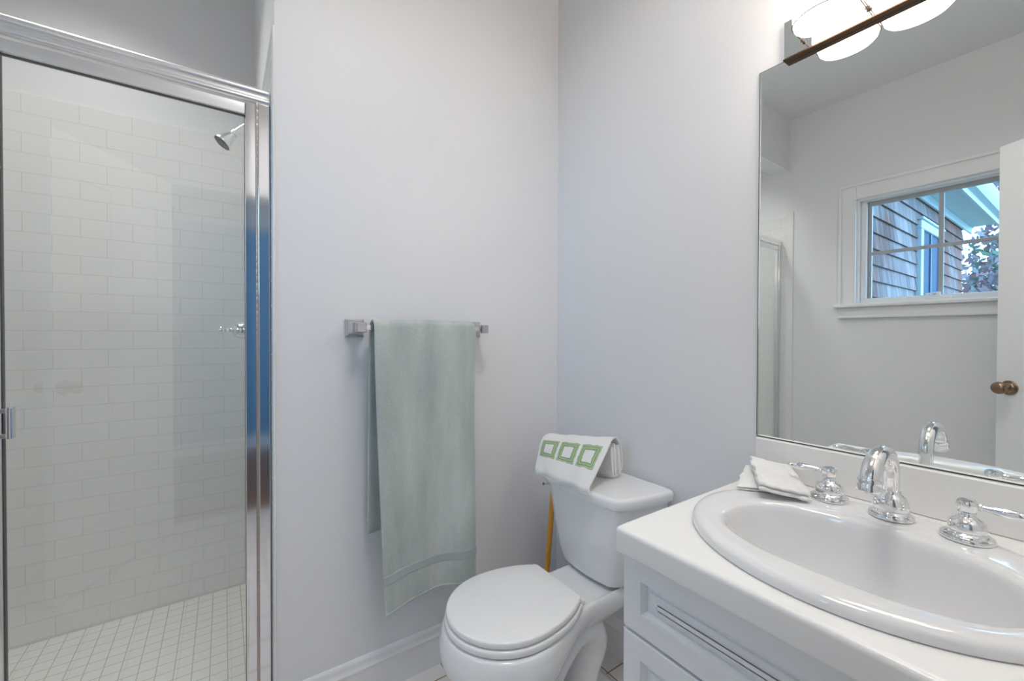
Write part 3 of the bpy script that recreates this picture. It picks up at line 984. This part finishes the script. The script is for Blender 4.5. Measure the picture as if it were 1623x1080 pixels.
tp = catmull([(0.70,TY,0.07),(0.745,TY,0.135),(0.795,TY,0.215),(0.860,TY,0.268),(0.925,TY,0.258),(0.952,TY,0.205),(0.935,TY,0.145),(0.915,TY,0.085),(0.915,TY,0.01)], 7)
b.tube(tp, [0.052 + 0.010*math.sin(min(1, i/len(tp)*1.3)*PI) for i in range(len(tp))], 36)
for v in b.bm.verts:
    v.co.y = TY + (v.co.y - TY)*1.38
# flat lugs where the outlet foot meets the floor
b.build('trapway', M_PORC, toi, smooth=75)
for sg in (-1, 1):
    b = MB(); b.lathe([(0.014,0),(0.014,0.006),(0.011,0.014),(0.005,0.018),(0,0.0185)], (0.79, TY+sg*0.088, 0.034), seg=20)
    b.build('bolt_cap', M_SEAT, toi)
def lidring(z, ins, g=0.0):
    Xf, Xc, hw, Xb, hb = 0.478+ins, 0.648, 0.160-ins, 0.838-ins, 0.100-ins*0.6
    a = (Xb-Xc)/math.sqrt(1-(hb/hw)**2)
    pts = []
    for k in range(30):
        t = PI/2*k/30
        pts.append((Xc-(Xc-Xf)*math.cos(t), hw*math.sin(t)))
    for k in range(24):
        x = Xc + (Xb-0.012-Xc)*k/23
        pts.append((x, hw*math.sqrt(max(0, 1-((x-Xc)/a)**2))))
    yl = pts[-1][1]
    for k in range(1, 6):
        t = PI/2*k/5
        pts.append((Xb-0.012+0.012*math.sin(t), yl-0.014*(1-math.cos(t))))
    return [(x, TY-y, z) for x, y in pts] + [(x, TY+y, z) for x, y in reversed(pts) if y > 1e-6]
def cover(name, z0, z1, extra, rnd, dome=0.0):
    b = MB()
    rings = [lidring(z0, -extra+rnd*0.8), lidring(z0+rnd*0.25, -extra+rnd*0.2), lidring(z0+rnd*0.8, -extra), lidring(z1-rnd, -extra), lidring(z1-rnd*0.45, -extra+rnd*0.15), lidring(z1-rnd*0.12, -extra+rnd*0.5), lidring(z1, -extra+rnd*1.1), lidring(z1+dome, 0.05), lidring(z1+dome, 0.09)]
    b.loft(rings, True, True)
    return b.build(name, M_SEAT, toi, smooth=50)
cover('seat', 0.3800, 0.3990, 0.004, 0.007)
cover('lid', 0.4010, 0.4190, 0.0, 0.007, 0.0015)
for sg in (-1, 1):
    b = MB()
    b.box((0.842, TY+sg*0.078-0.012, 0.3765), (0.866, TY+sg*0.078+0.012, 0.392), 0.004, 3)
    b.build('hinge', M_SEAT, toi)
# tank : tapered, bowed front
def tankring(z, Xf, hf, hb, Xb=1.150, bow=0.012, r=0.02):
    pts = []
    # front edge right->left, bowed, rounded corners
    N = 16
    for k in range(N+1):
        y = -hf + 2*hf*k/N
        pts.append((Xf + bow*((y/hf)**2) , y))
    # corner chamfer toward back, rounded
    side = []
    x_s = Xf + bow
    for k in range(1, 9):
        t = k/8
        y = hf + (hb-hf)*math.sin(t*PI/2)**0.9
        x = x_s + (Xb-r-x_s)*(t**1.25)
        side.append((x, y))
    back = [(Xb-r + r*math.sin(a), hb - r + r*math.cos(a)) for a in [PI/2*k/4 for k in range(1, 5)]]
    out = pts + side + back
    out += [(x, -y) for x, y in reversed(side + back)]
    return [(x, TYT+y, z) for x, y in out]
TYT = 0.982
b = MB()
b.loft([tankring(0.3835, 1.000, 0.075, 0.110, 1.13), tankring(0.3815, 0.972, 0.092, 0.138, 1.145), tankring(0.3835, 0.963, 0.099, 0.147, 1.148), tankring(0.392, 0.957, 0.105, 0.154, 1.149), tankring(0.43, 0.951, 0.116, 0.166),
        tankring(0.52, 0.943, 0.135, 0.181), tankring(0.60, 0.937, 0.144, 0.190), tankring(0.6465, 0.934, 0.149, 0.195)], True, True)
b.build('tank', M_PORC, toi, smooth=55)
b = MB()
b.loft([tankring(0.6468, 0.931, 0.149, 0.197, 1.152), tankring(0.6475, 0.923, 0.155, 0.204, 1.158), tankring(0.653, 0.920, 0.157, 0.207, 1.160), tankring(0.670, 0.920, 0.157, 0.207, 1.160), tankring(0.677, 0.922, 0.155, 0.205, 1.158), tankring(0.6805, 0.927, 0.151, 0.200, 1.154), tankring(0.6815, 0.936, 0.144, 0.191, 1.146)], True, True)
b.build('tank_lid', M_PORC, toi, smooth=55)
b = MB()
ly = TYT + 0.176
b.lathe([(0.009,0),(0.009,0.005),(0.006,0.008),(0.005,0.014)], (0.985, ly-0.006, 0.625), (0,1,0), 18)
b.tube([(0.985, ly+0.006, 0.625), (0.965, ly+0.008, 0.627), (0.942, ly+0.006, 0.630)], [0.004,0.0045,0.0055], 12)
b.build('flush_lever', M_CHROME, toi)
# supply line and valve behind
b = MB()
b.tube(catmull([(1.165,1.14,0.16),(1.12,1.14,0.16),(1.10,1.14,0.19),(1.09,1.12,0.27),(1.08,1.07,0.34),(1.08,1.06,0.376)], 6), 0.006, 12)
b.lathe([(0.026,0),(0.024,0.004),(0.010,0.008)], (1.172,1.14,0.16), (-1,0,0), 20)
b.build('supply_line', M_CHROME, toi)

# ------------------------------------------------------------------ hand towel on the tank
ht = thing('hand_towel', 'white hand towel with three green squares folded over the toilet tank', 'towel', (1.0, 1.03, 0.682))
def hand_towel():
    # cross-sections in (x,z): right end and left end; path from front hem up, over the top, down the back
    Rr = [(0.914,0.683),(0.915,0.693),(0.926,0.706),(0.958,0.738),(0.995,0.778),(1.028,0.808),(1.052,0.822),(1.078,0.823),(1.097,0.806),(1.108,0.776),(1.112,0.740),(1.108,0.708),(1.090,0.690),(1.062,0.6875)]
    Lr = [(0.902,0.679),(0.902,0.692),(0.911,0.707),(0.926,0.733),(0.942,0.764),(0.962,0.786),(0.980,0.796),(1.002,0.797),(1.030,0.785),(1.046,0.762),(1.050,0.735),(1.046,0.708),(1.030,0.691),(1.008,0.6885)]
    pr = catmull([(p[0],0,p[1]) for p in Rr], 6); pl = catmull([(p[0],0,p[1]) for p in Lr], 6)
    n = len(pr)-1
    def arc(P):
        s_ = [0]
        for i in range(1, len(P)): s_.append(s_[-1] + (P[i]-P[i-1]).length)
        return s_
    ar = arc(pr)
    yR, yL = 0.930, 1.160
    def P(u, v, off=0.0):
        i = min(int(v*n), n-1); t = v*n - i
        a = pr[i].lerp(pr[i+1], t); c = pl[i].lerp(pl[i+1], t)
        tr_ = (pr[i+1]-pr[i]).normalized()
        nrm = Vector((-tr_.z, 0, tr_.x))        # outward for this direction
        p = a.lerp(c, u)
        # right end front corner sits further right than the top
        y = yR + (yL-yR)*u + (-0.024*(1-u) + 0.0*u)*(1-min(v/0.42, 1.0)) + 0.018*(1-u)*sm((v-0.3)/0.3) + 0.036*u*sm((v-0.05)/0.35)*(1-sm((v-0.6)/0.3))
        w = noise.noise(Vector((u*6, v*5, 1.3)))*0.004 + 0.003*math.sin(u*14)*max(0, 0.2-v)*5
        q_ = p + nrm*(w + off)
        return Vector((q_.x, y, q_.z))
    b = MB()
    NU, NV = 44, n
    L = ar[-1]
    def uvf(u, v):
        i = min(int(v*n), n-1); t = v*n-i
        return ((1-u)*0.238, ar[i] + (ar[i+1]-ar[i])*t)
    b.grid(lambda u, v: P(u, v, 0.0), NU, NV, uvfn=uvf)
    o = b.build('towel_flap', M_SQUARES, ht, smooth=80)
    md = o.modifiers.new('thickness', 'SOLIDIFY'); md.thickness = 0.005; md.offset = -1
    # front hem under-layer
    b = MB()
    def hem(u, v):
        p = P(u, 0.11*v, -0.0065)
        return p + Vector((-0.0015, 0, -0.0085*(1-v) - 0.0030*math.sin(u*11+0.5)*(1-v)))
    b.grid(hem, NU, 10)
    o2 = b.build('hem', M_WHITET, ht, smooth=80)
    md = o2.modifiers.new('thickness', 'SOLIDIFY'); md.thickness = 0.003; md.offset = -1
    # rolled inner layers: stack of folds seen at the open end
    def section(u):
        cr = Vector((1.078,0,0.752)); cl = Vector((1.012,0,0.742))
        return cr.lerp(cl, u)
    for k, (dx, h0, h1, th) in enumerate(((-0.020, 0.692, 0.800, 0.011), (-0.004, 0.692, 0.806, 0.012), (0.012, 0.692, 0.798, 0.011))):
        b = MB()
        rings = []
        for j in range(13):
            u = 0.01 + 0.97*j/12
            c = section(u)
            y = yR + (yL-yR)*u + 0.012*(1-u)
            sc = 1 - 0.28*u
            ring = []
            for q_ in range(20):
                a = 2*PI*q_/20
                zc = (h0+h1)/2; hh = (h1-h0)/2*(1 if u < 0.5 else sc**0.3)
                zc2 = h0 + hh
                ring.append((c.x + dx*sc + th*0.5*math.cos(a)*(1+0.15*math.sin(a*3)) - 0.10*(zc2 + hh*math.sin(a) - 0.75)*0.8, y + 0.002*math.sin(k*2+j), zc2 - 0.010*u + hh*math.sin(a)*0.97*(1-0.12*u)))
            rings.append(ring)
        b.loft(rings, True, True)
        b.build('inner_fold', M_WHITET, ht, smooth=60)
hand_towel()

# ------------------------------------------------------------------ plunger behind the toilet
pl_ = thing('plunger', 'plunger with orange wooden handle standing behind the toilet tank', 'plunger', (1.03, 1.255, 0))
b = MB()
b.lathe([(0.062,0.0),(0.064,0.004),(0.060,0.02),(0.052,0.045),(0.040,0.068),(0.022,0.085),(0.016,0.095),(0.0145,0.115),(0.011,0.117)], (1.018,1.2515,0), seg=32)
b.build('rubber_cup', M_RUBBER, pl_)
b = MB()
b.tube([(1.018,1.2515,0.10),(1.060,1.247,0.56),(1.0605,1.247,0.565)], [0.0105,0.0105,0.007], 18)
b.build('handle', M_WOODH, pl_)

# ------------------------------------------------------------------ towel bar and bath towel
tb = thing('towel_bar', 'chrome towel bar with square posts on the wall beside the shower', 'towel bar', (0.548, YT, 1.185))
BY, BZ = 1.288, 1.184
b = MB()
b.box((0.335, BY-0.008, BZ-0.008), (0.762, BY+0.008, BZ+0.008), 0.002, 2)
b.build('bar', M_CHROME2, tb)
for cx in (0.336, 0.762):
    b = MB()
    def sq(h, z): return [(cx-h, YT-z, BZ-h), (cx+h, YT-z, BZ-h), (cx+h, YT-z, BZ+h), (cx-h, YT-z, BZ+h)]
    b.loft([sq(0.028,0.0005), sq(0.028,0.006), sq(0.026,0.008), sq(0.0235,0.009), sq(0.0235,0.013), sq(0.021,0.015), sq(0.017,0.022), sq(0.0135,0.036), sq(0.0135,0.05), sq(0.0145,0.056), sq(0.0145,0.086), sq(0.0125,0.089)], True, True)
    b.build('post', M_POST, tb, smooth=20)

tw = thing('bath_towel', 'sage green bath towel hanging over the towel bar', 'towel', (0.55, BY, 1.19))
def bath_towel():
    def prof():
        P = []
        r = 0.0145
        for k in range(20): P.append((1.327 - 0.010*sm(k/19), 0.535 + (1.155-0.535)*k/19))
        for k in range(1, 10):
            a = PI*k/10
            P.append((BY + 0.0265*math.cos(a) - 0.002, BZ + 0.004 + 0.021*math.sin(a)*1.0 - 0.002))
        yf = 1.2605
        for k in range(60):
            t = k/59
            P.append((yf + 0.004*math.sin(t*3), 1.172 - (1.172-0.322)*t))
        return P
    pf = prof()
    nv = len(pf)-1
    NF0 = 29
    def fn(u, v):
        i = min(int(round(v*nv)), nv)
        y, z = pf[i]
        front = i >= NF0
        t = (i-NF0)/(nv-NF0) if front else 0
        if front:
            xl = 0.369 + 0.026*t**1.2; xr = 0.718 - 0.002*math.sin(t*5) - 0.004*t
            wav = (0.010*math.sin(u*7.5+0.6)+0.006*math.sin(u*14+2.0))*t**1.5 + 0.0025*math.sin(u*11+1)*t
            y2 = y - wav - 0.010*t*(1-u) 
            z2 = z + t**6*(0.008*math.sin(u*6.0-1.2) + 0.004)
        else:
            k = 1 - i/19.0 if i < 20 else 0
            xl = 0.366 + 0.003*(1-k) ; xr = 0.713
            y2 = y + 0.003*math.sin(u*9)*k; z2 = z + 0.004*math.sin(u*5)*k
        x = xl + (xr-xl)*u
        f = noise.noise(Vector((x*9, z2*4, 0.3+front)))*0.004
        return Vector((x, y2 + f*(1 if 0.02<v<0.98 else 0.5)*(0 if (20 <= i < NF0+3) else 1), z2))
    b = MB()
    b.grid(fn, 40, nv)
    o = b.build('towel_cloth', M_TOWEL, tw, smooth=80)
    md = o.modifiers.new('thickness', 'SOLIDIFY'); md.thickness = 0.010; md.offset = 0
    ms = o.modifiers.new('round', 'SUBSURF'); ms.levels = 1; ms.render_levels = 1
    # woven dobby band near the lower hem
    b = MB()
    z_idx = [i for i, (y, z) in enumerate(pf) if i >= NF0 and 0.405 < z < 0.448]
    def band(v0, v1):
        def f(u, v):
            a = fn(0.004+0.992*u, (z_idx[0]+ (v0+(v1-v0)*v)*(len(z_idx)-1))/nv)
            return a
        return f
    i0, i1 = z_idx[0], z_idx[-1]
    def bf(u, v):
        k = i0 + (i1-i0)*v
        ia = int(math.floor(k)); t = k-ia
        p = fn(u, ia/nv).lerp(fn(u, min(ia+1, nv)/nv), t)
        return p + Vector((0, -0.0056 - 0.0006*(1 if 0.03 < v < 0.97 else -1), 0.004*math.sin(u*6-0.4)))
    b.grid(bf, 40, 14)
    b.build('woven_band', M_BAND, tw, smooth=80)
    b = MB()
    pts = [fn(k/40, 1.0) for k in range(41)]
    b.tube([p + Vector((0, 0, 0.002)) for p in pts], 0.0062, 10)
    b.build('hem', M_TOWEL, tw, smooth=80)
bath_towel()

# ------------------------------------------------------------------ shower enclosure
en = thing('shower_enclosure', 'chrome framed glass shower enclosure with hinged door', 'shower enclosure', (-0.46, 1.42, 0.085))
XJ = XE-0.008     # right jamb face against the tile
XL = XW+0.008
HY = 1.42
def extrude_x(poly_yz, x0, x1):
    b = MB()
    b.prism([(x0, y, z) for y, z in poly_yz], (x1-x0, 0, 0))
    return b
# header rail: two rounded ridges on the room side
def ridge(yc, zc, r, a0, a1, n=10): return [(yc + r*math.cos(math.radians(a0+(a1-a0)*k/n)), zc + r*math.sin(math.radians(a0+(a1-a0)*k/n))) for k in range(n+1)]
poly = [(HY+0.020, 1.828), (HY+0.020, 1.872)] + ridge(HY-0.004, 1.8605, 0.013, 80, 235) + ridge(HY-0.006, 1.8365, 0.0095, 125, 262)
extrude_x(poly, XL, XJ).build('header', M_RAIL, en, smooth=28)
# wall jambs
b = MB(); b.box((XJ-0.030, HY-0.013, 0.086), (XJ, HY+0.016, 1.828), 0.003, 3); b.build('jamb', M_CHROME2, en)
b = MB(); b.box((XL, HY-0.013, 0.086), (XL+0.030, HY+0.016, 1.828), 0.003, 3); b.build('jamb', M_CHROME2, en)
b = MB(); b.box((XL, HY-0.020, 0.085), (XJ, HY+0.020, 0.108), 0.004, 2); b.build('bottom_track', M_CHROME2, en)
# dark caulk line between jamb and tile
b = MB(); b.box((XJ, HY-0.012, 0.09), (XJ+0.0015, HY-0.006, 1.828)); b.build('sealant', M_GASKET, en, smooth=0)
# fixed panel beside the door
FX1 = -0.445
b = MB()
b.box((XL+0.030, HY-0.010, 0.108), (XL+0.050, HY+0.010, 1.826), 0.003, 2)
b.box((FX1-0.030, HY-0.013, 0.108), (FX1, HY+0.013, 1.826), 0.003, 2)
b.box((XL+0.050, HY-0.010, 0.108), (FX1-0.030, HY+0.010, 0.135), 0.003, 2)
b.box((XL+0.050, HY-0.010, 1.795), (FX1-0.030, HY+0.010, 1.826), 0.003, 2)
fp = b.build('fixed_panel', M_CHROME2, en)
MB().box((XL+0.045, HY-0.002, 0.13), (FX1-0.025, HY+0.002, 1.80)).build('glass', M_GLASS, fp, smooth=0)
# hinged door
DXL, DXR = -0.440, 0.0775
GXL, GXR, GZL, GZH = -0.409, 0.050, 0.140, 1.787
b = MB()
def stile(x0, x1):
    # bulged profile in xy extruded in z
    n = 8
    prof = [(x0, HY+0.012), (x0, HY-0.008)]
    prof += [(x0+0.002+(x1-x0-0.004)*k/n, HY-0.012-0.0005*math.sin(PI*k/n)) for k in range(n+1)]
    prof += [(x1, HY-0.008), (x1, HY+0.012)]
    b.prism([(x, y, 0.116) for x, y in prof], (0, 0, 1.8195-0.116))
stile(DXL, GXL); stile(GXR, DXR)
n = 8
prof = [(HY+0.012, GZH), (HY-0.008, GZH)] + [(HY-0.012-0.0005*math.sin(PI*k/n), GZH+0.002+(1.8195-GZH-0.004)*k/n) for k in range(n+1)] + [(HY-0.008, 1.8195), (HY+0.012, 1.8195)]
b.mi = 1
b.prism([(GXL, y, z) for y, z in prof], (GXR-GXL, 0, 0))
b.mi = 0
b.box((GXL, HY-0.012, 0.116), (GXR, HY+0.012, GZL), 0.003, 2)
dr = b.build('door', [M_CHROME2, M_RAIL], en, smooth=28)
MB().box((GXL-0.006, HY-0.0025, GZL-0.006), (GXR+0.006, HY+0.0025, GZH+0.006)).build('glass', M_GLASS, dr, smooth=0)
b = MB()
g = 0.0014
b.box((GXL-0.0005, HY-0.006, GZL), (GXL+g, HY+0.006, GZH)); b.box((GXR-g*0.7, HY-0.006, GZL), (GXR+0.0005, HY+0.006, GZH))
b.box((GXL, HY-0.006, GZH-g*0.8), (GXR, HY+0.006, GZH+0.0005)); b.box((GXL, HY-0.006, GZL-0.0005), (GXR, HY+0.006, GZL+g))
b.build('gasket', M_GASKET, dr, smooth=0)
# piano hinge
def piano():
    b = MB()
    z = 0.118
    k = 0
    while z < 1.815:
        b.lathe([(0.0036,0),(0.0038,0.0006),(0.0038,0.0188),(0.0036,0.0194)], (0.0797, HY-0.009, z), seg=10)
        z += 0.0199; k += 1
    b.box((0.0775, HY-0.007, 0.118), (0.0825, HY+0.002, 1.815))
    return b
piano().build('hinge', simple('hinge_metal', (0.55, 0.48, 0.44), 0.35, metal=1.0), dr)
# handle: bracket pull gripping the strike stile, reaching over the glass
b = MB()
hy0, hy1 = HY-0.030, HY-0.012
b.box((-0.438, hy0, 0.930), (-0.392, hy1, 0.941), 0.002, 2)
b.box((-0.438, hy0, 0.986), (-0.392, hy1, 0.997), 0.002, 2)
b.box((-0.3975, hy0-0.004, 0.928), (-0.3865, hy1, 0.999), 0.003, 2)
b.build('handle', M_CHROME2, dr)

# shower head on the right shower wall
sh = thing('shower_rose', 'chrome shower head on a bent arm seen through the glass door', 'shower head', (XE-0.007, 1.80, 1.93))
b = MB()
armp = catmull([(XE-0.007,1.80,1.935),(0.085,1.80,1.932),(0.065,1.80,1.908+0.008),(0.045,1.80,1.892+0.004),(0.034,1.80,1.884)], 8)
b.tube(armp, 0.0105, 18)
b.lathe([(0.030,0),(0.029,0.004),(0.022,0.010),(0.012,0.013)], (XE-0.007,1.80,1.935), (-1,0,0), 28)
b.build('shower_arm', M_SATIN, sh)
hdir = Vector((-0.62, -0.10, -0.78)).normalized()
hp = Vector((0.036,1.80,1.886))
b = MB()
b.lathe([(0.010,-0.002),(0.0135,0.0),(0.0140,0.010),(0.0115,0.013),(0.013,0.018),(0.016,0.024),(0.021,0.036),(0.0275,0.052),(0.0300,0.060),(0.0300,0.064),(0.0275,0.0645),(0.0265,0.058)], hp, hdir, 36, True, False)
hb_ = b.build('spray_cone', M_SATIN, sh)
b = MB()
b.lathe([(0.0275,0.0),(0.0270,0.003),(0.012,0.004),(0.0115,0.008),(0.0,0.008)], hp + hdir*0.056, hdir, 30, True, False)
b.build('spray_face', M_GASKET, hb_)

# shower valve
sv = thing('shower_valve', 'chrome shower valve with a ball ended lever on the tiled side wall', 'shower valve', (XE-0.007, 1.80, 1.178))
b = MB()
vo = Vector((XE-0.007, 1.80, 1.178))
b.lathe([(0.075,0),(0.074,0.004),(0.060,0.009),(0.034,0.012),(0.031,0.016)], vo, (-1,0,0), 44)
b.build('escutcheon', M_CHROME, sv)
b = MB()
b.lathe([(0.030,0.014),(0.0305,0.05),(0.032,0.053),(0.030,0.056),(0.030,0.066),(0.026,0.078),(0.018,0.086),(0.009,0.090),(0.0075,0.094),(0.0085,0.100),(0.0095,0.103),(0.0075,0.106),(0.009,0.109),(0.0140,0.114),(0.0155,0.120),(0.0140,0.126),(0.009,0.131),(0.0,0.133)], vo, (-1,0,0), 36, True, False)
b.build('valve_handle', M_CHROME, sv)

# ------------------------------------------------------------------ outside, seen through the window by way of the mirror
MB().box((-40, -25, -3.2), (XW-0.15, 30, -3.0)).build('ground_outside', M_GROUND, kind='structure', smooth=0)
HYW = 1.12
hs = thing('neighboring_wing', 'cedar shingled house wall with white window and eave outside the window', 'house', (-3.2, HYW, -3.0))
HX1, HX0 = XW-0.16, -5.30
def shingles():
    b = MB()
    z = -3.0
    e = 0.128
    rr = random.Random(5)
    while z < 2.60:
        b.box((HX0, HYW-0.000, z), (HX1, HYW+0.06, z+e))
        # tapered course, butt edge thicker at the bottom
        poly = [(HX0, HYW-0.020, z+0.001), (HX0, HYW-0.020, z+0.004), (HX0, HYW-0.004, z+e+0.006), (HX0, HYW+0.01, z+e+0.006), (HX0, HYW+0.01, z+0.001)]
        b.prism(poly, (HX1-HX0, 0, 0))
        z += e
    return b
hw_ = shingles().build('shingle_wall', M_SHINGLE, hs, smooth=0)
MB().box((HX0, HYW+0.06, -3.0), (HX1, HYW+3.5, 2.58)).build('wall_core', M_SHINGLE, hs, smooth=0)
# window on that wall
wx1, wx0, wz0, wz1 = 2.338-5.54, 2.338-6.41, 0.75, 2.30
b = MB()
f = 0.085
b.box((wx0, HYW-0.045, wz0), (wx0+f, HYW, wz1-f-0.001), 0.004, 1); b.box((wx1-f, HYW-0.045, wz0), (wx1, HYW, wz1-f-0.001), 0.004, 1)
b.box((wx0, HYW-0.045, wz1-f), (wx1, HYW, wz1), 0.005, 1); b.box((wx0-0.02, HYW-0.06, wz1), (wx1+0.02, HYW, wz1+0.025), 0.004, 1)
b.box((wx0-0.02, HYW-0.06, wz0-0.04), (wx1+0.02, HYW, wz0), 0.005, 1)
wf = b.build('window_frame', M_HTRIM, hs)
b = MB(); b.box((wx0+f, HYW-0.024, wz0), (wx1-f, HYW-0.02, wz1-f)); b.build('window_pane', M_HGLASS, wf, smooth=0)
b = MB(); b.box(((wx0+wx1)/2-0.02, HYW-0.034, wz0), ((wx0+wx1)/2+0.02, HYW-0.022, wz1-f)); b.build('window_mullion', simple('shutter_blue', (0.01,0.06,0.12), 0.5), wf, smooth=0)
# eave: soffit, fascia, gutter, roof
b = MB(); b.box((HX0-0.35, 0.86, 2.585), (HX1, HYW+0.05, 2.60)); b.build('soffit', M_HTRIM, hs, smooth=0)
b = MB(); b.box((HX0-0.35, HYW-0.045, 2.50), (HX1, HYW-0.021, 2.585), 0.004, 1); b.build('frieze_board', M_HTRIM, hs)
b = MB(); b.box((HX0-0.35, 0.84, 2.56), (HX1, 0.862, 2.74)); b.build('fascia', M_HTRIM, hs, smooth=0)
b = MB()
b.prism([(HX0-0.35, y, z) for y, z in ((0.84,2.62),(0.79,2.63),(0.765,2.66),(0.74,2.70),(0.735,2.74),(0.745,2.74),(0.752,2.70),(0.775,2.665),(0.80,2.645),(0.84,2.635))], (HX1-HX0+0.35, 0, 0))
b.build('gutter', M_HTRIM, hs, smooth=30)
b = MB()
b.prism([(HX0-0.38, y, z) for y, z in ((0.78,2.745),(0.78,2.765),(4.6,4.6),(4.6,4.5),(1.1,2.75))], (HX1-HX0+0.38, 0, 0))
b.build('roof', M_ROOF, hs, smooth=0)

def tree(name, x, y, h, r, kinds, label, seed, nleaf):
    rr = random.Random(seed)
    t = thing(name, label, 'tree', (x, y, -3.0), 'trees beyond the shingled house')
    b = MB()
    b.tube([(x, y, -3.0), (x+0.1, y, -3.0+h*0.4), (x, y+0.05, -3.0+h*0.7), (x+0.05, y, -3.0+h*0.95)], [r*0.10, r*0.07, r*0.04, 0.01], 10)
    tips = []
    for k in range(26):
        z = -3.0 + h*rr.uniform(0.25, 0.9)
        a = rr.uniform(0, 2*PI); L = r*rr.uniform(0.5, 1.0)*(1.1-(z+3)/h*0.5)
        e_ = Vector((x+L*math.cos(a), y+L*math.sin(a), z+L*rr.uniform(0.1, 0.7)))
        mid = Vector((x, y, z)).lerp(e_, 0.5) + Vector((rr.uniform(-.1,.1), rr.uniform(-.1,.1), rr.uniform(-.05,.15)))
        b.tube([(x, y, z), mid, e_], [r*0.03, r*0.018, 0.006], 6)
        for q in (0.35, 0.6, 0.85, 1.0): tips.append(Vector((x, y, z)).lerp(e_, q))
    b.build('trunk', M_BARK, t, smooth=40)
    b = MB()
    for k in range(nleaf):
        c = rr.choice(tips) + Vector((rr.gauss(0, r*0.16), rr.gauss(0, r*0.16), rr.gauss(0, r*0.16)))
        d1 = Vector((rr.gauss(0,1), rr.gauss(0,1), rr.gauss(0,1))).normalized(); d2 = d1.orthogonal().normalized()
        s_ = rr.uniform(0.06, 0.15)
        b._new([c-d1*s_, c+d2*s_*0.5, c+d1*s_, c-d2*s_*0.5], [(0,1,2,3)], rr.choice(kinds))
    b.build('foliage', M_LEAF, t, smooth=0)
tree('tree', -8.7, 0.78, 5.2, 1.1, (0,0,2), 'bushy green tree just past the house corner outside', 1, 9000)
tree('tree', -12.2, 0.55, 8.4, 1.7, (1,2,2), 'tall rust and grey leafed tree beyond the eave outside', 2, 12000)
tree('tree', -17.0, 0.9, 10.0, 2.2, (2,1,0), 'farthest grey leafed tree against the sky outside', 4, 14000)
